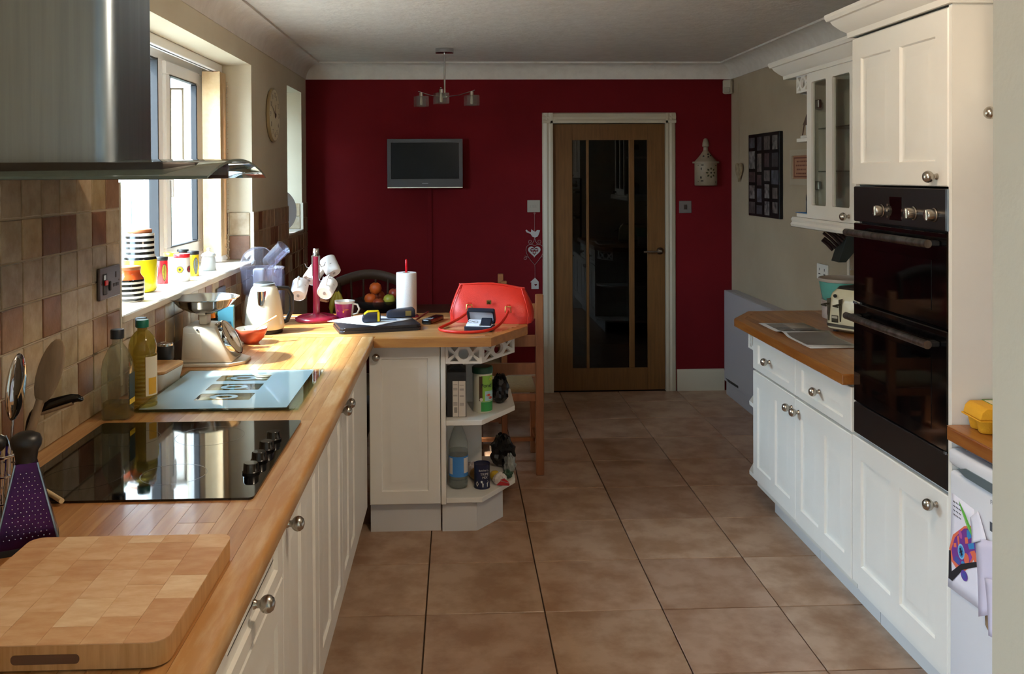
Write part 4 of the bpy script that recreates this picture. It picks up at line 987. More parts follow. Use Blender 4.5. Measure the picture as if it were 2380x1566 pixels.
T = thing('power_cable', 'white cable running along the worktop to the mug tree', 'cable', (0, 0, 0))
mk('cord', B().tube([(-.93, 4.62, .9035), (-.86, 4.66, .9035), (-.79, 4.64, .9035), (-.74, 4.66, .9035)], .003, 8), mat('white_cord', '#d9d6d2', .5), T, 60)
T = thing('power_cable', 'black cable looping on the worktop behind the coral bowl', 'cable', (0, 0, 0))
mk('cord', B().tube([(-1.00, 4.02, .9035), (-.99, 4.06, .9035), (-.975, 4.10, .9035), (-.94, 4.115, .9035), (-.90, 4.10, .9035), (-.87, 4.10, .9035)], .003, 8), BLACK, T, 60)

# ------------------------------------------------------------------ window sill
ZS = 1.1662
T = thing('striped_jar', 'tall yellow storage jar with black and white striped neck and cork lid', 'jar', (-1.245, 3.625, ZS))
JM = stripes('yellow_striped_glaze', '#101010', '#e6e3da', .0205, .5, .15, off=.005, z1=-1, z2=.128, c3='#c9b818')
mk('body', B().lathe([(0, 0), (.050, 0), (.060, .006), (.064, .018), (.064, .125), (.062, .133), (.057, .142), (.0545, .152), (.0545, .228), (.052, .231), (0, .231)], n=48), JM, T, 50)
mk('lid', B().lathe([(0, .2313), (.044, .2313), (.046, .234), (.046, .243), (.044, .246), (0, .246)], n=36), mat('terracotta_cork', '#b4693f', .6), T, 40)
T = thing('striped_jar', 'small orange shouldered jar with black striped base nearest the tiles', 'jar', (-1.190, 3.355, ZS))
JM2 = stripes('orange_striped_glaze', '#0f0d0b', '#d8d2c4', .0172, .45, .15, off=.004, z1=.080, z2=9, c3='#b5471c')
mk('body', B().lathe([(0, 0), (.043, 0), (.049, .004), (.051, .014), (.051, .075), (.049, .084), (.041, .094), (.0375, .102), (.0385, .112), (.0385, .114), (0, .114)], n=48), JM2, T, 50)
mk('rim', B().lathe([(.0385, .1142), (.0395, .116), (.0395, .125), (.037, .127), (0, .125)], n=40), mat('brown_rim_glaze', '#8a5128', .4), T, 50)
def leafpts(n=9): return [(sin(pi*i/n)*(1-.25*cos(pi*i/n)), -cos(pi*i/n)) for i in range(n+1)]+[(-sin(pi*i/n)*(1-.25*cos(pi*i/n)), -cos(pi*i/n)) for i in range(n-1, 0, -1)]
INK = mat('black_ink_print', '#17181a', .5)
def canister(label, loc, r, h, body, lid, kind, cols):
    T = thing('canister', label, 'canister', loc, group='patterned canisters on the sill')
    mk('body', B().lathe([(0, 0), (r*.94, 0), (r, .003), (r, h*.84), (r*.97, h*.86), (0, h*.86)], n=36), body, T, 50)
    mk('lid', B().lathe([(0, h*.862), (r*.99, h*.862), (r*1.0, h*.87), (r*1.0, h*.975), (r*.94, h), (0, h)], n=36), lid, T, 50)
    for a, c in cols:
        if kind == 'leaf':
            mk('leaf_print', B().decal(r+.0005, a, h*.42, .011, h*.33, pts=leafpts()), INK, T, 0)
            mk('leaf_print', B().decal(r+.0009, a, h*.42, .0095, h*.30, pts=leafpts()), c, T, 0)
            vb = B()
            for k in range(-5, 6): vb.decal(r+.0012, a, h*.42+k*h*.05, .0075*(1-abs(k)/7), .0007, pts=[(-1, -1), (1, 1), (1, 2.2), (-1, .4)])
            vb.decal(r+.0012, a, h*.42, .0006, h*.28, pts=[(-1, -1), (1, -1), (1, 1), (-1, 1)])
            o = mk('vein_print', vb, INK, T, 0); o['kind'] = 'stuff'
        else:
            mk('flower_print', B().decal(r+.0005, a, h*.44, .0165, .0165, pts=[((.82 if i % 2 else 1)*cos(2*pi*i/32), (.82 if i % 2 else 1)*sin(2*pi*i/32)) for i in range(32)]), INK, T, 0)
            mk('flower_print', B().decal(r+.0009, a, h*.44, .0125, .0125, 18), c, T, 0)
            mk('flower_print', B().decal(r+.0012, a, h*.44, .0055, .0055, 12), INK, T, 0)
RE = mat('red_enamel_tin', '#c21f26', .25); YE = mat('yellow_enamel_tin', '#c9a51e', .25); WE = mat('white_enamel_tin', '#dedad2', .25)
BLU = mat('pale_leaf_print', '#cfd6d8', .4); OLI = mat('olive_leaf_print', '#8d7a1e', .4); GRN = mat('grey_leaf_print2', '#7d8582', .4); CRI = mat('crimson_print', '#8c2024', .4)
A0 = -pi/2
canister('red canister with black lid and leaf pattern on the sill', (-1.250, 3.90, ZS), .0275, .113, RE, BLACK, 'leaf', [(A0-.55, BLU), (A0+.75, OLI)])
canister('white canister with red lid and a yellow flower on the sill', (-1.190, 3.985, ZS), .0345, .118, WE, RE, 'flower', [(A0+.05, YE), (A0+1.35, CRI)])
canister('white canister with yellow lid half hidden behind the red lidded one', (-1.262, 4.075, ZS), .033, .116, WE, YE, 'leaf', [(A0-.35, WE)])
canister('yellow canister with black lid and two leaves on the sill', (-1.196, 4.175, ZS), .026, .114, YE, BLACK, 'leaf', [(A0-.65, BLU), (A0+.75, GRN)])
canister('dark red canister with black lid partly hidden by the yellow one', (-1.262, 4.245, ZS), .026, .116, CRI, BLACK, 'leaf', [(A0, BLU)])
T = thing('ceramic_jar', 'plain white ceramic jar with domed lid under the blind', 'jar', (-1.195, 4.43, ZS))
mk('body', B().lathe([(0, 0), (.034, 0), (.036, .003), (.033, .045), (.030, .062), (.026, .068), (0, .068)], n=36), CHINA, T, 50)
mk('lid', B().lathe([(0, .0683), (.033, .0683), (.034, .073), (.028, .082), (.012, .088), (.006, .094), (.010, .100), (.007, .107), (0, .109)], n=36), CHINA, T, 50)

# vertical blind drawn to the far end of the window
T = thing('vertical_blind', 'cream vertical blind stacked at the far side of the kitchen window', 'blind', (-1.275, 4.0, 0))
mk('head_rail', B().box(-.022, .022, -.99, .945, 2.170, 2.2145, .003), UPVC, T, 0)
mk('rail_groove', B().box(-.004, .004, -.985, .94, 2.1685, 2.1695), GASK, T, 0)
SLAT = mat('cream_blind_fabric', '#d4b890', .8, c2='#ccae85', vs=40)
rows = [[(-.045+.09*u/8, .006*sin(pi*u/8)*2, 1.20+.965*v) for u in range(9)] for v in (0, 1)]
sb = B(); sb.sheet(rows); sb.sheet([[(x, y+.0006, z) for x, y, z in r_] for r_ in rows])
s0 = mk('slat', sb, SLAT, T, 60, (0, .80, 0)); s0.rotation_euler = (0, 0, .10)
for i in range(1, 8): q = inst('slat', s0.data, (0, .80+.0175*i, 0), T, None, (0, 0, .10+random.uniform(-.08, .08)))
for i in range(8): mk('weight', B().box(-.046, .046, .80+.0175*i+.004, .80+.0175*i+.0085, 1.172, 1.198, .001), UPVC, T, 0)
cb = B()
for i in range(48): cb.ball((.052, .925, 1.18+.02*i), .0035, 6, 4)
for i in range(40): cb.ball((.047+.012*sin(i*.5), .915+.012*cos(i*.5), 1.172+.0035*i), .0035, 6, 4)
o = mk('bead_chain', cb, mat('beige_chain', '#b9a184', .4), T, 0); o['kind'] = 'stuff'
# plate in the far window
T = tag(mk('serving_dish', B().lathe([(0, 0), (.10, 0), (.135, .010), (.14, .014), (.135, .014), (.10, .005), (0, .005)], n=40), mat('blue_white_china', '#cdd6e8', .15), None, 50, (-1.215, 6.315, 1.382)), 'pale blue white dish propped upright in the far small window', 'dish')
T.rotation_euler = Vector((.78, -.60, .10)).to_track_quat('Z', 'Y').to_euler()

# ------------------------------------------------------------------ sockets and switches
def plate_thing(name, label, cat, loc, rz, w, h, m, extra):
    T = thing(name, label, cat, loc, rz); mk('face_plate', B().box(-w/2, w/2, -.009, -.0002, -h/2, h/2, .002), m, T, 0); extra(T); return T
DKST = mat('dark_steel_plate', '#6c625f', .3, .9)
def ex1(T):
    mk('rocker_housing', B().box(-.060, -.028, -.0105, -.009, -.034, .030, .001), BLACK, T, 0)
    mk('rocker', B().box(-.056, -.032, -.016, -.0105, -.006, .010, .002), mat('red_rocker', '#c2201c', .3), T, 0)
    mk('indicator', B().box(-.056, -.040, -.0112, -.0105, .012, .026), mat('white_indicator', '#cfd6d8', .3), T, 0)
    mk('switch', B().box(-.012, .000, -.013, -.009, -.026, .004, .002), BLACK, T, 0)
    for x, z, a, c in ((.045, .020, .005, .009), (.032, -.012, .010, .005), (.058, -.012, .010, .005)): mk('pin_hole', B().box(x-a, x+a, -.0096, -.009, z-c, z+c), BLACK, T, 0)
    for x in (-.07, .07): mk('screw', B().cyl((x, -.009, 0), .003, .0008, 10, ax=(0, -1, 0)), SATIN, T, 0)
plate_thing('cooker_switch', 'dark steel cooker switch with red rocker on the tiled wall', 'switch', (XL+.0105, 2.880, 1.290), R90, .165, .098, DKST, ex1)
def ex2(T):
    for x in (-.035, .035): mk('pin_hole', B().box(x-.012, x+.012, -.0096, -.009, -.016, -.010), BLACK, T, 0); mk('pin_hole', B().box(x-.003, x+.003, -.0096, -.009, .006, .020), BLACK, T, 0)
plate_thing('wall_socket', 'blue grey steel socket under the window sill behind the scales', 'socket', (XL+.0105, 4.225, 1.063), R90, .145, .088, mat('steel_plate', '#8f9399', .3, .8), ex2)
plate_thing('wall_socket', 'white socket on the dark tiles left of the mug tree', 'socket', (XL+.0105, 5.56, 1.075), R90, .145, .088, WHITE, ex2)
plate_thing('wall_socket', 'white double socket on the right wall behind the toaster', 'socket', (XR-.0005, 5.02, 1.065), -R90, .145, .088, WHITE, ex2)
def ex3(T):
    mk('rocker', B().box(-.012, .012, -.0125, -.009, -.018, .018, .001), WHITE, T, 0)
    for x in (-.035, .035): mk('screw', B().cyl((x, -.009, 0), .003, .0008, 10, ax=(0, -1, 0)), SATIN, T, 0)
PLG = mat('off_white_plate', '#938b80', .45)
plate_thing('light_switch', 'white triple light switch left of the oak door', 'switch', (.572, YF-.0005, 1.385), 0, .094, .090, PLG, lambda T: [mk('rocker', B().box(x-.007, x+.007, -.0125, -.009, -.010, .010, .001), PLG, T, 0) for x in (-.016, 0, .016)])
plate_thing('light_switch', 'steel light switch with dark rocker right of the oak door', 'switch', (1.705, YF-.0005, 1.372), 0, .092, .090, mat('steel_switch', '#7d7672', .4, .5), lambda T: mk('rocker', B().box(-.012, .012, -.0125, -.009, -.018, .018, .001), DKST, T, 0))

# ------------------------------------------------------------------ clock on the left wall
T = thing('wall_clock', 'round cream wall clock with dark hands between the two windows', 'clock', (XL+.001, 5.465, 1.98), R90)
mk('case', B().lathe([(0, 0), (.150, 0), (.158, .006), (.160, .018), (.155, .022), (.150, .0215), (0, .0215)], (0, 0, 0), 56, ax=(0, -1, 0)), mat('brown_clock_rim', '#9a865f', .5), T, 40)
mk('dial', B().lathe([(0, .0222), (.152, .0222)], (0, 0, 0), 48, ax=(0, -1, 0), cap=False), mat('aged_cream_dial', '#e0d6ba', .6, c2='#d6caa8', vs=8), T, 0)
NUM = mat('brown_numeral', '#4e3a26', .5)
for i in range(12):
    a = pi/2-2*pi*(i+1)/12
    lettering(str(i+1), .042, (.118*cos(a), -.0226, .118*sin(a)), (R90, 0, 0), NUM, T, 'numeral')
for nm, a, L, wd in (('hour_hand', .3, .065, .006), ('minute_hand', -1.1, .105, .0045)):
    M_ = Matrix.Rotation(a, 4, 'Y'); mk(nm, B(M_).prism([(-wd, -.02), (wd, -.02), (wd*.4, L), (-wd*.4, L)], -.0265, -.0255, 'y'), NUM, T, 0)
mk('hub', B().cyl((0, -.0255, 0), .010, .005, 16, ax=(0, -1, 0)), NUM, T, 40)

# ------------------------------------------------------------------ things on the peninsula
MAR = mat('maroon_gloss_paint', '#84162f', .25, coat=.3)
T = thing('mug_tree', 'maroon mug tree with steel hooks holding patterned mugs', 'mug tree', (-.697, 4.54, .9))
mk('base', B().lathe([(0, 0), (.100, 0), (.106, .006), (.104, .016), (.085, .026), (.03, .032), (.018, .036)], n=44), MAR, T, 60)
mk('post', B().cyl((0, 0, .034), .0175, .285, 24), MAR, T, 40)
mk('cap', B().lathe([(.0178, .3195), (.018, .321), (.016, .355), (.014, .358), (0, .358)], n=24), CHROME, T, 40)
HK = [(-.62, -.45, .255), (.55, -.55, .245), (.62, .62, .31), (-.35, .75, .30), (.1, .85, .20), (-.9, .1, .305)]
for ax_, ay_, z in HK:
    d = Vector((ax_, ay_, 0)).normalized()
    mk('hook', B().tube([d*.021+Vector((0, 0, .322)), d*.0215+Vector((0, 0, z-.03)), d*.028+Vector((0, 0, z-.045)), d*.048+Vector((0, 0, z-.042)), d*.058+Vector((0, 0, z-.022))], .0022, 8), CHROME, T, 60)
MUGM = mat('white_printed_mug', '#d9d6d0', .25)
PR = mat('dark_butterfly_print', '#3d3431', .5); PR2 = mat('plum_print', '#6b1f3a', .5); GREYM = mat('grey_patterned_mug', '#9a918a', .35, c2='#4c4440', vs=45, lo=.45, hi=.6)
def mug(label, loc, axis, body, roll=0, prints=True, r=.041, h=.088):
    T = thing('mug', label, 'mug', loc, group='mugs on the mug tree')
    T.rotation_mode = 'QUATERNION'; za = Vector(axis).normalized(); xa = Vector((0, 0, 1)); xa = (xa-za*xa.dot(za)).normalized()
    T.rotation_quaternion = Matrix((xa, za.cross(xa), za)).transposed().to_quaternion() @ Matrix.Rotation(roll, 3, 'Z').to_quaternion()
    mk('body', B().lathe([(0, .002), (r*.80, .002), (r*.83, 0), (r*.93, .004), (r*.96, .02), (r, h), (r*.95, h), (r*.90, .02), (r*.8, .007), (0, .006)], n=36), body, T, 50)
    mk('handle', B().tube([(r*.93, 0, h*.82), (r+.020, 0, h*.80), (r+.030, 0, h*.55), (r+.024, 0, h*.30), (r*.92, 0, h*.20)], .0048, 8), MUGM, T, 60)
    if prints:
        for a, z, c in ((.9, .55, PR), (1.7, .35, PR), (2.2, .7, PR2), (2.9, .45, PR), (-.8, .6, PR), (-1.5, .35, PR2), (-2.2, .7, PR)):
            mk('motif', B().decal(r*.985+.0007, a, h*z, .007, .005, pts=[(-1, -.6), (-.2, 0), (-.9, .8), (0, .25), (.9, .8), (.2, 0), (1, -.6), (0, -.15)]), c, T, 0)
        mk('base_stamp', B().prism(ell(0, 0, .010, .007), -.0002, .0017, 'z'), mat('grey_stamp', '#8a8580', .6), T, 0)
    return T
# hung by the handle, open end away from the camera
mug('white butterfly mug hanging on the left of the mug tree, base towards the camera', (-.778, 4.485, 1.030), (.02, .80, .60), MUGM, 0)
mug('white butterfly mug hanging on the right of the mug tree, base towards the camera', (-.645, 4.45, 1.045), (.18, .86, .48), MUGM, .25)
mug('pale mug hanging highest at the back right of the mug tree', (-.618, 4.61, 1.125), (-.45, .45, .77), MUGM, 2.8)
mug('grey brown patterned mug hanging lowest behind the mug tree post', (-.690, 4.655, .985), (.25, .35, .9), GREYM, .6, False)
mug('white mug mostly hidden behind the mug tree post', (-.750, 4.645, 1.085), (.45, .6, .66), MUGM, 1.2)
T = thing('mug', 'magenta mug with orange cow print on the peninsula', 'mug', (-.565, 4.605, .9))
MAG = mat('magenta_mug_glaze', '#8f2152', .25)
mk('body', B().lathe([(0, 0), (.037, 0), (.040, .003), (.0505, .085), (.0515, .088), (.0490, .088), (.038, .007), (0, .005)], n=40), CHINA, T, 50)
mk('glaze_band', B().lathe([(.0404, .002), (.0505, .076)], arc=(-4.55, -.62), n=30), MAG, T, 60)
mk('glaze_band', B().lathe([(.0404, .002), (.0505, .076)], arc=(-.22, .9), n=10), MAG, T, 60)
cow = [(-1, .75), (-.7, .5), (.6, .5), (.9, .8), (1, .2), (.95, -.3), (.85, -.9), (.6, -.9), (.6, -.3), (-.45, -.15), (-.5, -.3), (-.8, -.25), (-1.0, .2)]
mk('cow_print', B().decal(.0468, -1.95, .043, .021, .011, pts=cow), mat('orange_print', '#d9781a', .5), T, 0)
mk('print_line', B().decal(.0474, -1.25, .048, .012, .002), mat('orange_print', '#d9781a'), T, 0)
mk('handle', B().tube([(.046, -.020, .074), (.066, -.029, .072), (.076, -.033, .05), (.066, -.029, .028), (.044, -.019, .022)], .0062, 10, flat=.0048), CHINA, T, 60)

T = thing('folder', 'black zipped leather folder under the white paper on the peninsula', 'folder', (-.378, 4.292, .9), radians(15))
LEA = mat('black_leather', '#131319', .38, bump=.15, bs=180)
mk('cover', B().prism(rrect(-.19, .19, -.125, .125, .022, 5), .0005, .0145, 'z', .004), LEA, T, 40); mk('cover', B().prism(rrect(-.187, .187, -.123, .123, .022, 5), .0155, .0275, 'z', .004), LEA, T, 40)
mk('zip', B().prism(rrect(-.184, .184, -.119, .119, .02, 5), .0143, .0158, 'z'), BLACK, T, 40)
pts = [(-.615, 4.335), (-.375, 4.185), (-.215, 4.385), (-.455, 4.545)]
rows = []
for i in range(9):
    row = []
    for j in range(9):
        u, v = i/8, j/8
        x = (pts[0][0]*(1-u)+pts[1][0]*u)*(1-v)+(pts[3][0]*(1-u)+pts[2][0]*u)*v; y = (pts[0][1]*(1-u)+pts[1][1]*u)*(1-v)+(pts[3][1]*(1-u)+pts[2][1]*u)*v
        row.append((x, y, .9284+.004*max(0, u-.6)*sin(v*4)**2))
    rows.append(row)
o = mk('paper_sheet', B().sheet(rows), mat('bright_white_paper', '#e8e8ea', .7), None, 60); o.modifiers.new('thick', 'SOLIDIFY').thickness = .0008
tag(o, 'loose white paper sheet lying over the black folder', 'paper')
ZP = .9325
T = thing('tape_measure', 'black and yellow tape measure standing on the white paper', 'tape measure', (-.402, 4.285, ZP), radians(12))
NV = mat('navy_rubber', '#141a2a', .4); YL = mat('bright_yellow_plastic', '#d6b90c', .35)
mk('case', B().prism([(-.042, 0), (.040, 0), (.043, .006), (.042, .036), (.034, .046), (-.018, .046), (-.036, .032), (-.046, .012)], -.020, .020, 'y', .004), NV, T, 40)
mk('top_band', B().prism([(.036, .0465), (-.018, .0465), (-.034, .034), (-.034, .0375), (-.018, .0505), (.034, .0505)], -.017, .017, 'y', .001), YL, T, 30); mk('side_band', B().box(.026, .036, -.0215, -.0205, .002, .046), YL, T, 0)
T = thing('glasses_case', 'dark rounded case with gold plate lying behind the tape measure', 'case', (-.272, 4.412, ZP), radians(10))
mk('body', B().prism([(-.068, 0), (.068, 0), (.070, .006), (.066, .040), (.056, .046), (-.05, .036), (-.066, .026), (-.070, .006)], -.022, .022, 'y', .005), NV, T, 40); mk('plate', B().box(.020, .048, -.0235, -.0222, .008, .032), mat('brass_plate', '#8d7a46', .4, .6), T, 0)
T = thing('pen', 'grey ballpoint pen lying on the white paper', 'pen', (-.330, 4.315, ZP+.005), radians(-8))
mk('barrel', B().tube([(-.06, 0, 0), (.045, 0, 0)], .0048, 10), mat('grey_pen', '#6b7488', .35), T, 60); mk('tip', B().tube([(.045, 0, 0), (.065, 0, -.002)], [.0042, .001], 10), mat('white_pen', '#cfd3dc', .3), T, 60)
T = thing('kitchen_roll', 'white kitchen roll on a holder with red rod', 'kitchen roll', (-.256, 4.632, .9))
PT_ = mat('kitchen_paper', '#ddd9d6', .9, bump=.25, bs=220)
mk('base', B().lathe([(0, 0), (.062, 0), (.062, .006), (.055, .010), (0, .010)], n=36), MAR, T, 40)
mk('roll', B().lathe([(.019, .011), (.0505, .011), (.0515, .014), (.0515, .222), (.050, .225), (.019, .225), (.019, .011)], n=44, cap=False), PT_, T, 50)
mk('core', B().lathe([(.0185, .0115), (.0185, .2255), (.0165, .2255), (.0165, .0115)], n=28, cap=False), mat('brown_card', '#9a7d5c', .8), T, 50)
mk('rod', B().lathe([(0, .010), (.006, .010), (.006, .24), (.0055, .285), (.003, .292), (0, .293)], n=16), mat('red_acrylic', '#c2101c', .12), T, 60)
T = thing('phone', 'black cordless phone handset lying by the kitchen roll', 'phone', (-.118, 4.455, .9), radians(-22))
mk('body', B().prism(rrect(-.024, .024, -.085, .085, .01), .0005, .024, 'z', .005), mat('gloss_black_plastic', '#0c0c0d'), T, 40); mk('side', B().box(.0242, .0255, -.075, .075, .006, .017, .0005), mat('dark_copper_trim', '#6a4632', .3, .7), T, 0)
kb = B()
for i in range(3):
    for j in range(3): kb.box(-.015+.012*i, -.008+.012*i, -.065+.013*j, -.058+.013*j, .0241, .0247)
o = mk('keypad', kb, mat('pale_keys', '#9c9ca0', .4), T, 0); o['kind'] = 'stuff'
mk('screen', B().box(-.017, .017, -.01, .04, .0240, .0244), BLACKG, T, 0)
T = thing('pen', 'dark red pen leaning beside the base of the kitchen roll', 'pen', (-.175, 4.52, .906), radians(55))
mk('barrel', B().tube([(-.045, 0, 0), (.055, 0, .028)], .0045, 10), mat('dark_red_pen', '#5a1214', .3), T, 60)

# handbag
BAG = mat('red_leather', '#d02a18', .38, c2='#c02212', vs=6, bump=.12, bs=220)
BAGI = mat('bag_lining', '#7a1512', .7)
T = thing('handbag', 'bright red leather handbag with gold rings on the peninsula end', 'handbag', (.172, 4.47, .9), radians(-12))
def bagsec(v):
    """outline of the bag at height fraction v"""
    hw = .202-.040*max(0, v-.25)/.75+.006*sin(v*pi); hd = .072*(1-v)**.8+.014+.010*sin(v*pi)
    return hw, hd
rows = []
nz, na = 12, 40
for k in range(nz+1):
    v = k/nz; hw, hd = bagsec(v); row = []
    for i in range(na+1):
        a = 2*pi*i/na; e_ = .42
        x = hw*math.copysign(abs(cos(a))**e_, cos(a)); y = hd*math.copysign(abs(sin(a))**e_, sin(a))
        z = .001+.176*v
        if v > .5: z += (v-.5)*.020*(-x/.2) + (v-.5)*.014*cos(x*18)
        y += .004*sin(x*21+v*4)*sin(pi*v)
        row.append((x, y, z))
    rows.append(row)
b = B(); b.sheet(rows); vb = b._add([(x, y, z) for x, y, z in rows[0][:-1]], [tuple(range(na-1, -1, -1))])
bmesh.ops.remove_doubles(b.bm, verts=b.bm.verts, dist=1e-5)
mk('body', b, BAG, T, 60)
rin = [[(x*.985, y*.80, z-.0005) for x, y, z in rows[-1]], [(x*.975, y*.72, z-.04) for x, y, z in rows[-1]]]
b = B(); b.sheet(rin); b._add(rin[1][:-1], [tuple(range(na))]); mk('lining', b, BAGI, T, 60)
top = [(x, y, z+.0005) for x, y, z in rows[-1][:-1]]
mk('top_binding', B().tube(top, .0035, 6, closed=True), BAG, T, 60)
for sx in (-1, 1):
    pth = []
    for k in range(nz+1):
        v = k/nz; hw, hd = bagsec(v); x = sx*(hw*.93); pth.append((x, -hd*.985-.002, .001+.176*v+((v-.5)*.020*(-x/.2)+(v-.5)*.014*cos(x*18) if v > .5 else 0)))
    mk('piping', B().tube(pth, .0028, 6), BAG, T, 60)
GOLD = mat('brass_fitting', '#b39a57', .25, 1)
mk('clasp', B().box(-.012, .012, -.089, -.083, .092, .114, .003), GOLD, T, 0); mk('clasp_button', B().cyl((0, -.0892, .103), .005, .004, 14, ax=(0, -1, 0)), mat('dark_brass', '#4d3d1e', .4, .8), T, 40)
for x in (-.095, .095):
    z = .080 if x < 0 else .074
    mk('ring', B().tube([(x-.014, -.092, z-.018), (x-.013, -.092, z+.010), (x+.013, -.092, z+.010), (x+.014, -.092, z-.018)], .0028, 8), GOLD, T, 60)
    mk('tab', B().box(x-.010, x+.010, -.0905, -.0855, z+.006, z+.022, .002), BAG, T, 0)
# handle loop lying on the worktop in front
hp = [(-.095, -.094, .066), (-.112, -.112, .045), (-.150, -.165, .022), (-.190, -.245, .0085), (-.200, -.310, .0075), (-.165, -.362, .0075), (-.105, -.385, .0075), (-.03, -.380, .0075), (.035, -.345, .009), (.075, -.270, .018), (.090, -.18, .038), (.095, -.12, .055), (.095, -.094, .062)]
mk('strap', B().tube(smooth(hp), .0055, 10, flat=.0070), BAG, T, 60)
# bracelet box
T = thing('jewellery_box', 'open black jewellery box with white lining in the handbag strap loop', 'box', (.105, 4.205, .9), radians(-14))
LIN = mat('white_satin', '#dfe3ee', .4)
mk('base', B().prism(rrect(-.065, .065, -.045, .045, .008), .0005, .022, 'z', .002), NV, T, 30)
mk('lining', B().box(-.058, .058, -.038, .038, .0222, .0245, .001), LIN, T, 0)
q = Matrix.Translation((0, .044, .022)) @ Matrix.Rotation(radians(-60), 4, 'X')
b = B(q); b.plate(rrect(-.065, .065, -.072, 0, .008), [rrect(-.058, .058, -.066, -.006, .008)], .020, 'z', .002); b.prism(rrect(-.065, .065, -.072, 0, .008), .0222, .026, 'z'); mk('lid', b, NV, T, 30)
mk('lid_lining', B(q).prism(rrect(-.0575, .0575, -.0655, -.0065, .008), .0185, .0215, 'z'), LIN, T, 30)
q2 = Matrix.Translation((-.032, -.004, .0248)) @ Matrix.Rotation(radians(14), 4, 'X')
mk('pad', B(q2).box(-.026, .040, -.030, .036, 0, .012, .003), LIN, T, 0)
mk('pillow', B(Matrix.Translation((.030, .0, .030)) @ Matrix.Rotation(radians(35), 4, 'X')).box(-.024, .026, -.022, .030, -.002, .012, .003), NV, T, 0)
mk('earring', B(q2).tube([(-.012+.010*cos(a), .006+.010*sin(a), .0135) for a in [2*pi*i/16 for i in range(16)]], .0012, 6, closed=True), CHROME, T, 60)
mk('earring', B(q2).tube([(.014+.010*cos(a), .002+.010*sin(a), .0135) for a in [2*pi*i/16 for i in range(16)]], .0012, 6, closed=True), CHROME, T, 60)

# ------------------------------------------------------------------ food and packets on the peninsula shelves
Z1S, Z2S = .5116, .1616
T = thing('carton', 'black carton with white instruction panel on the upper peninsula shelf', 'box', (.004, 4.225, Z1S))
mk('body', B().box(-.052, .036, -.072, .085, 0, .205, .001), mat('black_card', '#151313', .5), T, 0)
mk('flap', B().prism([(-.048, .2052), (.032, .2052), (.010, .225), (-.026, .225)], -.02, .06, 'y'), mat('black_card', '#151313'), T, 0)
for x0, x1 in ((-.026, .0005), (.0025, .033)):
    p_ = mk('white_panel', B().box(x0, x1, -.0735, -.0722, .002, .165), mat('white_card', '#cfc6bc', .6), T, 0)
pb = B()
for z in (.148, .132, .128, .124, .100, .096, .066, .062, .058, .054): pb.box(-.023, -.004, -.0739, -.0736, z, z+.0014); pb.box(.006, .026, -.0739, -.0736, z-.003, z-.0016)
for i in range(9): pb.box(-.019+.0016*i*1.0, -.0185+.0016*i+.0004, -.0739, -.0736, .020, .045)
o = mk('print', pb, mat('grey_card_print', '#4b4540', .6), T, 0); o['kind'] = 'stuff'
T = thing('pond_food_tub', 'green and white tub of pond food with dark green lid on the shelf', 'tub', (.118, 4.262, Z1S))
mk('body', B().lathe([(0, 0), (.044, 0), (.046, .003), (.046, .180), (0, .180)], n=40), mat('white_tub', '#c9c6b2', .4), T, 40)
mk('lid', B().lathe([(0, .1805), (.0485, .1805), (.049, .184), (.049, .205), (.045, .210), (0, .2105)], n=40), mat('dark_green_lid', '#12402a', .4), T, 40)
def wrap(nm, z0, z1, a0, a1, m, k=0): mk(nm, B().lathe([(.0464+k*.0003, z0), (.0464+k*.0003, z1)], arc=(a0, a1), n=14), m, T, 60)
LG = mat('lime_label', '#7fae3c', .5); wrap('label', .052, .172, -1.75, .6, LG); wrap('label_foot', .006, .050, -1.75, .6, mat('green_label_dark', '#2f8a3c', .5))
wrap('label_band', .055, .170, -1.95, -1.60, mat('brown_label', '#4a3018', .5), 1); wrap('label_water', .055, .100, -1.35, .5, mat('pale_blue_label', '#9cc0c4', .5), 1)
mk('fish_print', B().decal(.0472, -.95, .082, .012, .006), mat('orange_fish', '#c8452a', .5), T, 0); mk('fish_print', B().decal(.0472, -.70, .068, .012, .006), mat('orange_fish', '#c8452a'), T, 0)
mk('label_tab', B().decal(.0472, -.62, .155, .012, .010, 4), mat('yellow_label', '#d6b61e'), T, 0)
mk('round_stamp', B().decal(.0474, -1.72, .062, .008, .008), mat('white_card', '#cfc6bc'), T, 0)
t = lettering('Pond', .026, (.016, -.0462, .127), (R90, 0, radians(22)), INK, T)
def crumple(name, label, cat, loc, sc, m, seed, extra=None, rz=0):
    rnd = random.Random(seed); T = thing(name, label, cat, loc, rz)
    b = B(); b.ball((0, 0, sc[2]), 1, 22, 12, sc)
    for v in b.bm.verts:
        f = 1+rnd.uniform(-.20, .20); v.co.x *= f; v.co.y *= f; v.co.z = max(.0005, v.co.z*(1+rnd.uniform(-.12, .12)))
    mk('bag', b, m, T, 12)
    if extra: extra(T)
    return T
BB = mat('black_plastic_bag', '#0e0e10', .2)
crumple('plastic_bag', 'crumpled black plastic bag behind the pond food tub', 'bag', (.205, 4.40, Z1S), (.045, .05, .068), BB, 3)
T = thing('water_bottle', 'large clear plastic bottle with blue label on the lower shelf', 'bottle', (.003, 4.24, Z2S))
mk('body', B().lathe([(0, .004), (.030, 0), (.042, .008), (.045, .03), (.043, .045), (.045, .055), (.045, .19), (.042, .215), (.030, .255), (.018, .285), (.0135, .292), (.0135, .305)], n=32), glass('clear_bottle', '#eef1ef', base='#bfc3ba', op=.24), T, 60)
mk('label', B().lathe([(.0456, .058), (.0456, .152)], n=36, cap=False), mat('blue_bottle_label', '#3f7fc0', .5), T, 60)
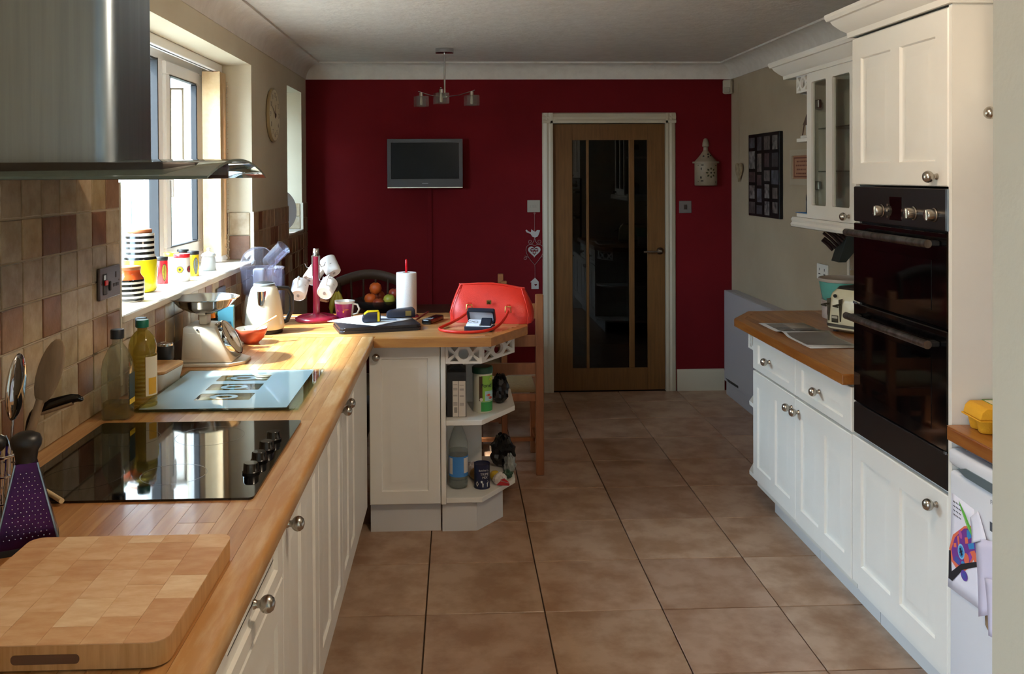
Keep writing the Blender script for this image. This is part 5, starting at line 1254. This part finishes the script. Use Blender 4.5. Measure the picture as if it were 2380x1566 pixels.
for a0, a1, z0, z1 in ((-2.7, -2.2, .070, .145), (-1.0, -.3, .075, .145)): mk('label_panel', B().lathe([(.0460, z0), (.0460, z1)], arc=(a0, a1), n=8), mat('white_card', '#cfc6bc'), T, 60)
mk('water', B().lathe([(0, .006), (.030, .002), (.0405, .010), (.0435, .03), (.0435, .175), (0, .175)], n=28), glass('water', '#d8e2e4', base='#a8b4b8', op=.05), T, 60)
mk('cap', B().cyl((0, 0, .3055), .0155, .020, 20, bev=.002), mat('grey_cap', '#7d8288', .4), T, 40)
T = thing('food_tin', 'navy tin of pet food with white cow picture on the lower shelf', 'tin', (.113, 4.232, Z2S))
mk('body', B().lathe([(0, .002), (.036, .002), (.0375, 0), (.0375, .004), (.0368, .006), (.0368, .107), (.0378, .109), (.0378, .113), (.036, .113), (.0355, .109), (0, .109)], n=40), mat('navy_tin', '#151b3a', .35), T, 50)
cowp = [(-1, .55), (-.85, .8), (-.6, .7), (.75, .75), (1, .45), (.95, -.1), (.85, .2), (.8, -1), (.6, -1), (.58, -.1), (-.3, -.1), (-.35, -1), (-.55, -1), (-.6, .1), (-.9, .15)]
mk('cow_print', B().decal(.0373, -1.25, .027, .020, .017, pts=cowp), mat('white_print', '#c9c6be', .5), T, 0)
mk('bar_code', B().decal(.0373, -2.25, .024, .008, .014, 4), mat('white_print', '#c9c6be'), T, 0)
lettering('TRIPE', .016, (.010, -.0372, .070), (R90, 0, radians(15)), mat('white_print', '#c9c6be'), T); lettering('MIX', .015, (.012, -.0370, .055), (R90, 0, radians(17)), mat('white_print', '#c9c6be'), T)
lettering("Butcher's", .012, (.006, -.0376, .088), (R90, 0, radians(10)), mat('white_print', '#c9c6be'), T)
ON = mat('onion_skin', '#a8783c', .45, c2='#8a5a2a', vs=30, st=(1, 1, .2))
for i, (x, y, r_, lab) in enumerate(((.085, 4.335, .030, 'brown onion nearest the clear bottle on the lower shelf'), (.120, 4.355, .028, 'brown onion against the back panel of the lower shelf'))):
    o = mk('onion', B().lathe([(0, 0), (r_*.3, .001), (r_*.85, r_*.45), (r_, r_*.95), (r_*.8, r_*1.5), (r_*.3, r_*1.85), (.003, r_*2.2), (0, r_*2.3)], n=24), ON, None, 60, (x, y, Z2S)); tag(o, lab, 'onion')
o = mk('lemon', B().lathe([(0, 0), (.006, .004), (.020, .014), (.025, .032), (.020, .050), (.006, .060), (0, .064)], n=24), mat('lemon_skin', '#c9a52c', .45, bump=.2, bs=300), None, 60, (.183, 4.268, Z2S+.0255)); o.rotation_euler = (R90, 0, .6); o.location = (.160, 4.335, Z2S+.0256); tag(o, 'yellow lemon beside the striped packet on the lower shelf', 'lemon')
def pk(T):
    mk('stripe', B().prism([(-.03, .012), (.035, .002), (.036, .012), (-.01, .028)], -.036, -.034, 'y'), mat('red_packet_print', '#a3161c', .4), T, 0); mk('stripe', B().prism([(-.01, .034), (.02, .02), (.036, .016), (.01, .04)], -.036, -.034, 'y'), mat('red_packet_print', '#a3161c'), T, 0)
crumple('food_packet', 'white packet with red stripes leaning behind the navy tin', 'packet', (.197, 4.258, Z2S), (.032, .018, .028), mat('white_film', '#c4bcb4', .35), 5, pk, .3)
crumple('plastic_bag', 'black plastic bag with white patch at the back of the lower shelf', 'bag', (.225, 4.52, Z2S), (.060, .055, .078), BB, 8)
crumple('net_bag', 'pale crumpled plastic bag in the middle of the lower shelf', 'bag', (.070, 4.385, Z2S), (.055, .030, .032), glass('crinkled_film', '#d9d2cc', base='#c9b9b0', op=.6, rough=.1), 11)
crumple('food_packet', 'grey and green crinkled packet at the outer edge of the lower shelf', 'packet', (.255, 4.42, Z2S), (.030, .045, .045), glass('grey_film', '#c9ccc8', base='#a9aca6', op=.65, rough=.1), 14)
crumple('food_packet', 'small dark green packet on the right tip of the lower shelf', 'packet', (.238, 4.345, Z2S), (.024, .018, .020), mat('green_packet', '#2c4a33', .3), 17)

# ------------------------------------------------------------------ dining table, chairs, fruit
T = thing('dining_table', 'dark dining table behind the peninsula with a fruit bowl on it', 'table', (-.32, 5.72, 0))
mk('table_top', B().box(-.50, .50, -.40, .40, .715, .75, .004), DARKW, T, 0)
for x in (-.44, .44):
    for y in (-.34, .34): mk('leg', frustum(B(), .022, .022, .032, .032, 0, .7145) if False else B().box(x-.03, x+.03, y-.03, y+.03, 0, .7145, .003), DARKW, T, 0)
def chair(label, loc, rz, m=PINE, curved=False):
    """ladder-back chair, back at local y=0, seat towards +y"""
    T = thing('dining_chair', label, 'chair', loc, rz)
    wd = .205
    for sx in (-1, 1):
        mk('leg', B().box(sx*wd-.0215, sx*wd+.0215, -.018, .018, 0, .975, .004), m, T, 0)
        mk('leg', B().box(sx*wd-.0215, sx*wd+.0215, .382, .420, 0, .445, .004), m, T, 0)
        mk('side_rail', B().box(sx*wd-.012, sx*wd+.012, .0185, .3815, .390, .440, .002), m, T, 0)
        mk('stretcher', B().box(sx*wd-.010, sx*wd+.010, .0185, .3815, .12, .150, .002), m, T, 0)
    for z0, z1 in ((.845, .925), (.695, .755), (.545, .605)):
        mk('back_rail', B().prism([(-wd+.022, -.010), (0, -.022 if curved else -.012), (wd-.022, -.010), (wd-.022, .010), (0, -.002 if curved else .008), (-wd+.022, .010)], z0, z1, 'z'), m, T, 30)
    mk('front_rail', B().box(-wd+.022, wd-.022, .386, .414, .390, .440, .002), m, T, 0); mk('back_seat_rail', B().box(-wd+.022, wd-.022, -.011, .011, .400, .440, .002), m, T, 0)
    mk('stretcher', B().box(-wd+.0105, wd-.0105, .19, .212, .125, .147, .002), m, T, 0)
    rows = []
    for i in range(13):
        u = i/12; rows.append([(-wd+.012+(2*wd-.024)*j/12, .015+.40*u, .4455+.016*(1-max(abs(2*u-1), abs(2*j/12-1))**3)) for j in range(13)])
    sb = B().box(-wd+.012, wd-.012, .02, .412, .4405, .446, .002); sb.sheet(rows); mk('seat', sb, RUSH, T, 40)
    return T
chair('pine ladder back chair with rush seat tucked behind the peninsula end', (.238, 4.875, 0), 0)
chair('pine chair seen side on at the right end of the dining table', (.285, 5.70, 0), R90)
T = thing('dining_chair', 'dark chair with curved top rail on the far side of the table', 'chair', (-.62, 6.48, 0))
DK = mat('dim_chair_wood', '#45301f', .5)
mk('back_rail', B().tube([(-.225+.45*i/14, -.02*sin(pi*i/14)*-1, .86+.055*sin(pi*i/14)) for i in range(15)], .014, 8, flat=.035), DK, T, 60)
for sx in (-1, 1):
    mk('leg', B().tube([(sx*.20, .05, 0), (sx*.20, 0, .45), (sx*.215, 0, .86)], .016, 8), DK, T, 60); mk('leg', B().tube([(sx*.19, -.36, 0), (sx*.19, -.35, .44)], .016, 8), DK, T, 60)
for k in range(4): mk('spindle', B().tube([(-.12+.08*k, 0, .47), (-.13+.087*k, .005, .88)], .008, 6), DK, T, 60)
mk('seat', B().box(-.215, .215, -.38, .02, .44, .468, .01), DK, T, 0)
T = thing('fruit_bowl', 'clear glass fruit bowl on the dark dining table', 'bowl', (-.49, 5.78, .7505))
mk('body', B().lathe([(0, 0), (.06, 0), (.09, .012), (.15, .06), (.165, .085), (.162, .086), (.146, .062), (.085, .016), (0, .006)], n=44), glass('dim_glass', '#b8b4ae', base='#6d6660', op=.15), T, 60)
OR_ = mat('orange_peel', '#c85a1c', .45, bump=.15, bs=250); RA = mat('red_apple_skin', '#8a2a1c', .35, c2='#a8502a', vs=12); GA = mat('green_apple_skin', '#a8a23c', .35, c2='#8f9434', vs=10)
def fruit(name, label, loc, r_, m, cat):
    T = thing(name, label, cat, loc)
    mk('flesh', B().lathe([(0, r_*.25), (r_*.35, r_*.06), (r_*.8, r_*.35), (r_, r_*.95), (r_*.85, r_*1.5), (r_*.45, r_*1.82), (r_*.12, r_*1.75), (0, r_*1.68)], n=26), m, T, 60)
    mk('stalk', B().tube([(0, 0, r_*1.68), (.003, 0, r_*1.98)], .002, 6), DARKW, T, 60)
FZ = .7605
fruit('orange', 'orange on the left of the fruit bowl pile', (-.545, 5.74, FZ+.045), .038, OR_, 'orange')
fruit('orange', 'orange at the top of the fruit bowl pile', (-.515, 5.78, FZ+.105), .040, OR_, 'orange')
fruit('apple', 'red apple at the front bottom of the fruit bowl', (-.490, 5.70, FZ+.022), .037, RA, 'apple')
fruit('apple', 'yellow green apple at the right of the fruit bowl', (-.425, 5.73, FZ+.040), .038, GA, 'apple')
fruit('apple', 'dark red apple at the back right of the fruit bowl', (-.40, 5.83, FZ+.065), .038, RA, 'apple')
fruit('apple', 'red apple at the back of the fruit bowl', (-.50, 5.87, FZ+.045), .038, RA, 'apple')
T = thing('bananas', 'small bunch of yellow bananas left of the fruit bowl', 'bananas', (-.735, 5.62, .7505))
BN = mat('banana_skin', '#a8942c', .5)
for k in range(3):
    a = -.5+.5*k
    mk('banana', B().tube([(sin(a)*.01, .0, .155), (sin(a)*.030, -.012, .135), (sin(a)*.055, -.022, .10), (sin(a)*.070, -.022, .06), (sin(a)*.070, -.012, .02)], [.005, .012, .016, .016, .007], 8), BN, T, 60)
mk('stalk', B().ball((0, 0, .158), .008), DARKW, T, 60)

# ------------------------------------------------------------------ far wall
T = thing('television', 'flat black television with silver strip mounted on the red wall', 'television', (-.226, YF-.085, 1.703))
TVP = mat('dark_grey_tv_plastic', '#26272b', .4)
mk('casing', B().plate([(-.273, -.178), (.273, -.178), (.273, .178), (-.273, .178)], [[(-.247, -.112), (.247, -.112), (.247, .152), (-.247, .152)]], .040, 'y', -.02), TVP, T, 0)
mk('back', B().box(-.24, .24, .021, .045, -.15, .15, .004), BLACK, T, 0)
mk('screen', B().box(-.2465, .2465, -.012, .0, -.1115, .1515), mat('off_tv_screen', '#050506', .25, spec=.15), T, 0)
mk('silver_strip', B().box(-.272, .272, -.0225, -.0205, -.178, -.170), SATIN, T, 0)
mk('badge', B().box(-.022, .022, -.0212, -.0205, -.146, -.141), mat('grey_badge', '#7d7f84', .3, .6), T, 0)
mk('bracket', B().box(-.06, .06, .046, .084, -.06, .06, .003), BLACK, T, 0)
struct('trim_4', B().box(-.212, -.180, YF-.012, YF-.0005, .16, 1.53, .002), RED)
# ceiling lamp
T = thing('ceiling_lamp', 'chrome ceiling lamp with three clear glass cube shades', 'ceiling lamp', (-.072, 5.93, ZC-.0005))
mk('ceiling_rose', B().lathe([(0, -.032), (.055, -.032), (.060, -.028), (.060, 0), (0, 0)], n=36), CHROME, T, 40)
mk('rod', B().cyl((0, 0, -.305), .006, .272, 12), CHROME, T, 40)
mk('hub', B().box(-.018, .018, -.018, .018, -.322, -.306, .003), CHROME, T, 0)
CUBE = glass('thick_clear_glass', '#ecece8', base='#cfcdc6', op=.06)
for dx, dy, hz in ((-.155, .06, -.265), (-.02, -.18, -.262), (.175, -.02, -.285)):
    mk('arm', B().tube([(dx*.08, dy*.08, -.312), (dx*.55, dy*.55, -.302), (dx*1.12, dy*1.12, -.272)], .0055, 8, flat=.003), CHROME, T, 60)
    mk('lamp_holder', B().cyl((dx, dy, -.306), .014, .026, 16), CHROME, T, 40)
    mk('bulb', B().lathe([(0, -.362), (.008, -.360), (.010, -.345), (.008, -.320), (.006, -.3065)], (dx, dy, 0), 14), mat('clear_bulb', '#c9c4b4', .2), T, 60)
    b = B(Matrix.Translation((dx, dy, 0)) @ Matrix.Rotation(.4, 4, 'Z'))
    sq_ = [(-.038, -.038), (.038, -.038), (.038, .038), (-.038, .038)]; si = [(-.024, -.024), (.024, -.024), (.024, .024), (-.024, .024)]
    b.plate(sq_, [si], .068, 'z', -.372); mk('lamp_shade', b, CUBE, T, 0)
# ceramic wall lantern
T = thing('wall_lantern', 'white pierced ceramic wall lantern with pointed top right of the door', 'lantern', (1.860, YF-.001, 1.531))
CER = mat('cream_ceramic', '#8e7f6b', .5, c2='#7f705b', vs=10)
mk('body', B().lathe([(.0, 0), (.080, 0), (.084, .004), (.084, .165), (0, .165)], arc=(-pi, 0), n=28), CER, T, 50)
mk('brim', B().lathe([(0, .1652), (.098, .1652), (.100, .170), (.098, .178), (0, .178)], arc=(-pi, 0), n=28), CER, T, 40)
mk('roof', B().lathe([(.084, .1782), (.060, .205), (.035, .235), (.018, .262)], arc=(-pi, 0), n=28), CER, T, 40)
mk('finial', B().lathe([(.018, .2622), (.016, .285), (.026, .292), (.024, .315), (.015, .345), (.006, .352), (0, .353)], arc=(-pi, 0), n=20), CER, T, 50)
HOLE = mat('dark_opening', '#1a140e', .8); OLV = mat('olive_petal', '#5a5026', .6)
for k in range(8):
    a = 2*pi*k/8; u, v = cos(a), sin(a)
    mk('petal', B().decal(.0846, -R90+.22+.030*u/.084, .095+.030*v, .012, .012, pts=[(u*t-v*s, v*t+u*s) for t, s in ((-1, 0), (0, .75), (1, 0), (0, -.75))]), OLV, T, 0)
    mk('opening', B().decal(.0850, -R90+.22+.031*u/.084, .095+.031*v, .010, .010, pts=[(u*t-v*s, v*t+u*s) for t, s in ((-.8, 0), (0, .4), (.9, 0), (0, -.4))]), HOLE, T, 0)
mk('opening', B().decal(.0850, -R90+.22, .095, .007, .007), HOLE, T, 0)
for a, z, w_, h_ in ((-.55, .152, .012, .004), (-.65, .125, .004, .010), (-.68, .060, .006, .010), (-.58, .035, .012, .004), (.80, .148, .008, .004), (.75, .026, .006, .004), (-.95, .15, .003, .004), (-.95, .03, .003, .004)): mk('opening', B().decal(.0848, -R90+a, z, w_, h_), HOLE, T, 0)
for a, z in ((.12, .232), (-.35, .218), (.35, .222), (.05, .212)): mk('opening', B().decal(.0845-(z-.178)*.82+.001, -R90+a*1.6, z, .007, .006), HOLE, T, 0)
# hanging bird, heart and house
T = thing('hanging_ornament', 'white wire hanging with bird, heart and little house below the switch', 'ornament', (.578, YF-.006, 0))
WW = mat('grey_white_metal', '#a9a3a0', .6); WT_ = mat('rusty_white_wire', '#8a7672', .6)
mk('bird', B().prism([(-.068, 1.205), (-.060, 1.192), (-.030, 1.180), (-.018, 1.160), (.002, 1.152), (.022, 1.160), (.032, 1.180), (.040, 1.206), (.030, 1.208), (.018, 1.208), (.006, 1.195), (-.006, 1.200), (-.024, 1.214), (-.026, 1.200), (-.028, 1.192), (-.045, 1.198), (-.060, 1.212)], -.004, 0, 'y'), WW, T, 0)
mk('cord', B().tube([(0, -.002, 1.335), (0, -.002, 1.20)], .0013, 6), WT_, T, 60); mk('loop', B().tube([(.006*cos(a), -.002, 1.332+.006*sin(a)) for a in [2*pi*i/14 for i in range(14)]], .0012, 6, closed=True), WT_, T, 60)
def spiral(cx, cz, r0, turns, a0, s): return [(cx+s*r0*(1-i/30*.8)*cos(a0+turns*2*pi*i/30), -.002, cz+r0*(1-i/30*.8)*sin(a0+turns*2*pi*i/30)) for i in range(31)]
for s in (-1, 1):
    mk('scroll', B().tube([(0, -.002, 1.15), (s*.006, -.002, 1.125), (s*.018, -.002, 1.108)]+spiral(s*.032, 1.122, .018, 1.3, -2.4, s), .0016, 6), WT_, T, 60)
    hh = [(0, -.002, 1.092), (s*.020, -.002, 1.102), (s*.045, -.002, 1.100), (s*.062, -.002, 1.083), (s*.066, -.002, 1.055), (s*.055, -.002, 1.022), (s*.030, -.002, .985), (0, -.002, .950)]
    mk('heart_wire', B().tube(smooth(hh), .0018, 6), WT_, T, 60)
    mk('scroll', B().tube([(s*.045, -.002, 1.005), (s*.062, -.002, 1.015)]+spiral(s*.072, 1.000, .016, 1.2, 1.4, s), .0016, 6), WT_, T, 60)
def heart2(cx, cz, s): return [(cx+s*16*sin(t)**3/16, cz+s*(13*cos(t)-5*cos(2*t)-2*cos(3*t)-cos(4*t))/16) for t in [2*pi*i/36 for i in range(36)]]
mk('heart', B().plate(heart2(-.003, 1.052, .046), [heart2(-.003, 1.053, .030)[::-1]], .004, 'y', -.004), WW, T, 0)
for x, z, w_, h_ in ((-.016, 1.062, .012, .005), (.011, 1.062, .012, .005), (-.003, 1.042, .006, .008), (-.018, 1.045, .007, .004), (.012, 1.045, .007, .004)): mk('heart_bar', B().prism(ell(x, z, w_, h_, 10), -.004, 0, 'y'), WW, T, 0)
mk('cord', B().tube([(0, -.002, .950), (.001, -.002, .925), (.001, -.002, .85)], .0013, 6), WT_, T, 60)
mk('house', B().plate([(-.026, .772), (.028, .772), (.028, .825), (.001, .856), (-.034, .822), (-.026, .822)], [heart2(.006, .802, .010)[::-1]], .008, 'y', -.008), WW, T, 0)
# alarm sensor in the corner
T = thing('alarm_sensor', 'small cream alarm sensor in the corner above the red wall', 'sensor', (2.015, YF-.05, 2.262), radians(-40))
mk('case', B().box(-.036, .036, -.02, .03, -.052, .052, .008), mat('aged_plastic', '#a39a88', .5), T, 30); mk('lens', B().box(-.026, .026, -.024, -.020, -.045, -.005, .003), mat('pale_lens', '#8d8676', .3), T, 0)

# ------------------------------------------------------------------ right wall and worktop
T = thing('photo_frame', 'black collage frame of small photographs on the right wall', 'picture frame', (XR-.001, 5.95, 1.608), -R90)
mk('frame', B().box(-.302, .302, -.024, 0, -.278, .278, .003), mat('black_frame', '#070607', .5, spec=.25), T, 0)
ph = ['#544e4c', '#6b625d', '#3c3f47', '#7d746e', '#4d3537', '#585d66', '#8b8682']; rr_ = random.Random(5)
for cx in (-.225, -.075, .075, .225):
    z = .255
    while z > -.24:
        h_ = rr_.choice((.09, .12, .07)); w_ = rr_.choice((.045, .055, .062))
        if z-h_ < -.262: h_ = z+.262
        if h_ > .04:
            c_ = rr_.choice(ph); p_ = mk('photo', B().box(cx-w_, cx+w_, -.0252, -.0242, z-h_, z), mat('photo_'+c_[1:], c_, .4, c2='#1d1b1e', vs=25), T, 0)
        z -= h_+.022
T = thing('hanging_heart', 'pale wooden heart hanging on a cord by the red wall corner', 'ornament', (XR-.012, 6.49, 0), -R90)
mk('heart', B().prism(heart2(0, 1.64, .075), -.012, .0, 'y', .003), mat('pale_wicker', '#9c8a6c', .8, c2='#7d6a4c', vs=40), T, 30); mk('cord', B().tube([(0, -.004, 1.69), (0, -.004, 2.27)], .002, 6), mat('beige_cord', '#8f8169', .8), T, 60)
T = thing('framed_print', 'small framed print with red lettering partly behind the end shelf', 'picture frame', (XR-.001, 5.33, 1.655), -R90)
mk('frame', B().plate([(-.16, -.105), (.16, -.105), (.16, .105), (-.16, .105)], [[(-.125, -.07), (.125, -.07), (.125, .07), (-.125, .07)]], .016, 'y', -.016), mat('cream_frame', '#a3957f', .5), T, 0)
mk('mount', B().box(-.1245, .1245, -.008, -.002, -.0695, .0695), mat('pink_mount', '#9c7258', .7), T, 0)
mk('border', B().plate([(-.112, -.06), (.112, -.06), (.112, .06), (-.112, .06)], [[(-.102, -.052), (.102, -.052), (.102, .052), (-.102, .052)]], .0005, 'y', -.0086), mat('brown_print', '#6a3a28', .7), T, 0)
pb = B(); rq = random.Random(2)
for k in range(4):
    x = -.085+.02*rq.random()
    while x < .08:
        w_ = rq.uniform(.008, .03); pb.box(x, min(x+w_, .09), -.0086, -.0081, .030-.024*k, .030-.024*k+.009); x += w_+.008
o = mk('print', pb, mat('brown_print', '#6a3a28'), T, 0); o['kind'] = 'stuff'
T = thing('panel_heater', 'white panel radiator cover along the right wall near the far corner', 'heater', (1.962, 6.60, 0), -R90)
HW = mat('lilac_white_heater', '#a39d9d', .45)
mk('front_panel', B().box(0, 1.62, 0, .018, .10, .765, .003), HW, T, 0); mk('top', B().box(0, 1.62, .0185, .093, .745, .765, .003), HW, T, 0)
mk('end_panel', B().box(0, .018, .0185, .093, .10, .7445, .001), HW, T, 0); mk('end_panel', B().box(1.602, 1.62, .0185, .093, .10, .7445, .001), HW, T, 0)
mk('plinth', B().box(.01, 1.61, .012, .09, 0, .0985, .002), HW, T, 0); mk('vent', B().prism([(.03, .125), (.33, .135), (.33, .118), (.10, .110)], -.001, .0, 'y'), BLACK, T, 0)
# wall tiles beyond the oven tower
for j in range(3):
    for k in range(5):
        inst('tile', tileme, (XR-.001, 4.66-.11*k-.055, .955+.108*j+.054*0+.0), WR, None, (0, 0, pi))
for k in range(5): inst('tile', tileme, (XR-.001, 4.66-.11*k-.055, .955+.108*3), WR, None, (0, 0, pi))
mk('tile_trim', B().box(XR-.010, XR-.0005, 4.664, 4.690, .90, 1.345), mat('cream_tile_trim', '#c9bfae'), WR, 0)
TC = mat('cream_toaster_enamel', '#cbc3a4', .25, coat=.4)
hw, hd = .115, .14
T = thing('toaster', 'cream toaster with two dark levers and black top beside the oven tower', 'toaster', (1.735+.84*hd, 3.983+.54*hd, .9), radians(-57))
def ts(a, z, r_=.035): return (rrect(-hw+a, hw-a, -hd+a, hd-a, r_, 5), z)
mk('body', loft(B(), [ts(.012, .010), ts(.002, .018), ts(0, .040), ts(.003, .13), ts(.016, .175), ts(.030, .194)]), TC, T, 40)
mk('foot_band', loft(B(), [ts(.0005, .0255), ts(-.0012, .027), ts(-.0012, .038), ts(.0005, .0395)]), mat('grey_band', '#55524a', .35, .6), T, 40)
for x, y in ((-.08, -.1), (.08, -.1), (-.08, .1), (.08, .1)): mk('foot', B().cyl((x, y, 0), .012, .0095), BLACK, T, 0)
mk('top_plate', loft(B(), [ts(.030, .1945), ts(.036, .203)]), mat('dark_toaster_top', '#26221d', .35), T, 40)
for x in (-.035, .035): mk('slot', B().box(x-.014, x+.014, -.085, .085, .2032, .2040), BLACK, T, 0)
LEV = mat('dark_olive_metal', '#4b4638', .3, .7)
for x in (-.090, -.030):
    mk('lever_track', B().prism([(x-.010, .150), (x+.008, .155), (x+.002, .052), (x-.004, .052)], -hd-.0015, -hd+.004, 'y'), LEV, T, 0)
    mk('lever', B().tube([(x, -hd-.001, .128), (x-.004, -hd-.022, .128), (x-.016, -hd-.032, .124), (x+.010, -hd-.034, .122)], .004, 8), LEV, T, 60)
mk('badge', B().box(-.076, -.042, -hd-.0015, -hd+.001, .046, .078, .001), LEV, T, 0); mk('badge_plate', B().box(-.073, -.045, -hd-.0022, -hd-.0015, .064, .074), mat('pale_badge', '#a9a493', .4), T, 0)
mk('button', B().cyl((-.060, -hd+.006, .165), .008, .006, 14, ax=(0, -1, 0)), BLACK, T, 40)
T = thing('cake_tin', 'white round tin with faded print under the turquoise tin', 'tin', (1.918, 4.44, .9))
TW = mat('pale_pink_tin', '#b8ada4', .4, c2='#a59a96', vs=14)
mk('body', B().lathe([(0, 0), (.098, 0), (.100, .004), (.100, .068), (0, .068)], n=44), TW, T, 40); mk('lid', B().lathe([(0, .0683), (.102, .0683), (.103, .071), (.103, .087), (.100, .090), (0, .090)], n=44), TW, T, 40)
for a, c_ in ((-2.45, '#7a3d3a'), (-2.0, '#6f8296'), (-2.75, '#5a2f33')): mk('print', B().decal(.1004, a, .036, .008, .020), mat('tin_print_'+c_[1:], c_, .5), T, 0)
T = thing('cake_tin', 'turquoise round tin with pale rim stacked behind the toaster', 'tin', (1.922, 4.435, .9905))
TQ = mat('turquoise_tin', '#5fa89b', .4)
mk('body', B().lathe([(0, 0), (.098, 0), (.103, .004), (.121, .092), (0, .092)], n=44), TQ, T, 40); mk('rim', B().lathe([(.1205, .0923), (.124, .094), (.124, .108), (.118, .110), (.112, .104), (0, .100)], n=44), mat('pale_tin_rim', '#a89c90', .45), T, 50)
# magazine
PG = mat('grey_white_page', '#b5b0aa', .45)
T = thing('magazine', 'open magazine with grey photographs on the orange beech worktop', 'magazine', (1.445, 3.66, .9))
def page(y0, y1, sg, x0=0, x1=.215):
    rows = []
    for i in range(11):
        v = i/10; h_ = .0015+.014*math.exp(-((v if sg > 0 else 1-v)/.16)**2)*(1 if True else 0)
        rows.append([(x0+(x1-x0)*u, y0+(y1-y0)*v, h_) for u in (0, .5, 1)])
    return rows
spine = .335
for nm, (y0, y1, sg) in (('page', (.002, spine, -1)), ('page', (spine, .640, 1))):
    o = mk(nm, B().sheet(page(y0, y1, sg)), PG, T, 60); o.modifiers.new('thick', 'SOLIDIFY').thickness = .0012
def pic(x0, x1, y0, y1, h_):
    rows = []
    for i in range(9):
        y = y0+(y1-y0)*i/8; sg = 1 if y > spine else -1
        v = (y-spine)/.305 if sg > 0 else (spine-y)/.333
        rows.append([(x, y, .0045+.014*math.exp(-(v/.16)**2)) for x in (x0, x1)])
    mk('photo', B().sheet(rows), mat('page_photo_'+h_[1:], h_, .4, c2='#6f6863', vs=30), T, 60)
pic(.012, .20, .07, .305, '#6a625d'); pic(.02, .09, .35, .47, '#4a4440'); pic(.10, .195, .35, .47, '#57504b'); pic(.02, .10, .49, .60, '#857d76')
# knife block fixed below the wall cabinet
T = thing('knife_rack', 'dark wall rack with brown handled knives fanning out below the wall cabinet', 'knife rack', (2.0, 4.56, 1.168))
KW = mat('dark_brown_wood', '#2c1510', .5)
mk('block', B().prism([(-.075, .0), (-.035, .0), (.050, .10), (.050, .165), (-.02, .165)], -.045, .045, 'y', .002), mat('dark_rack', '#2b2f2a', .4), T, 0)
rk = random.Random(3)
for i in range(7):
    a = radians(136+1.5*(i % 3)); L = .075+.040*rk.random(); bx, bz = -.020-.0085*i, .125-.0115*i; y = -.036+.012*i
    dx, dz = cos(a), sin(a)
    mk('knife_handle', B().tube([(bx, y, bz), (bx+dx*L*.5, y, bz+dz*L*.5+.003), (bx+dx*L, y, bz+dz*L)], [.009, .010, .005], 8, flat=.008), KW, T, 60)
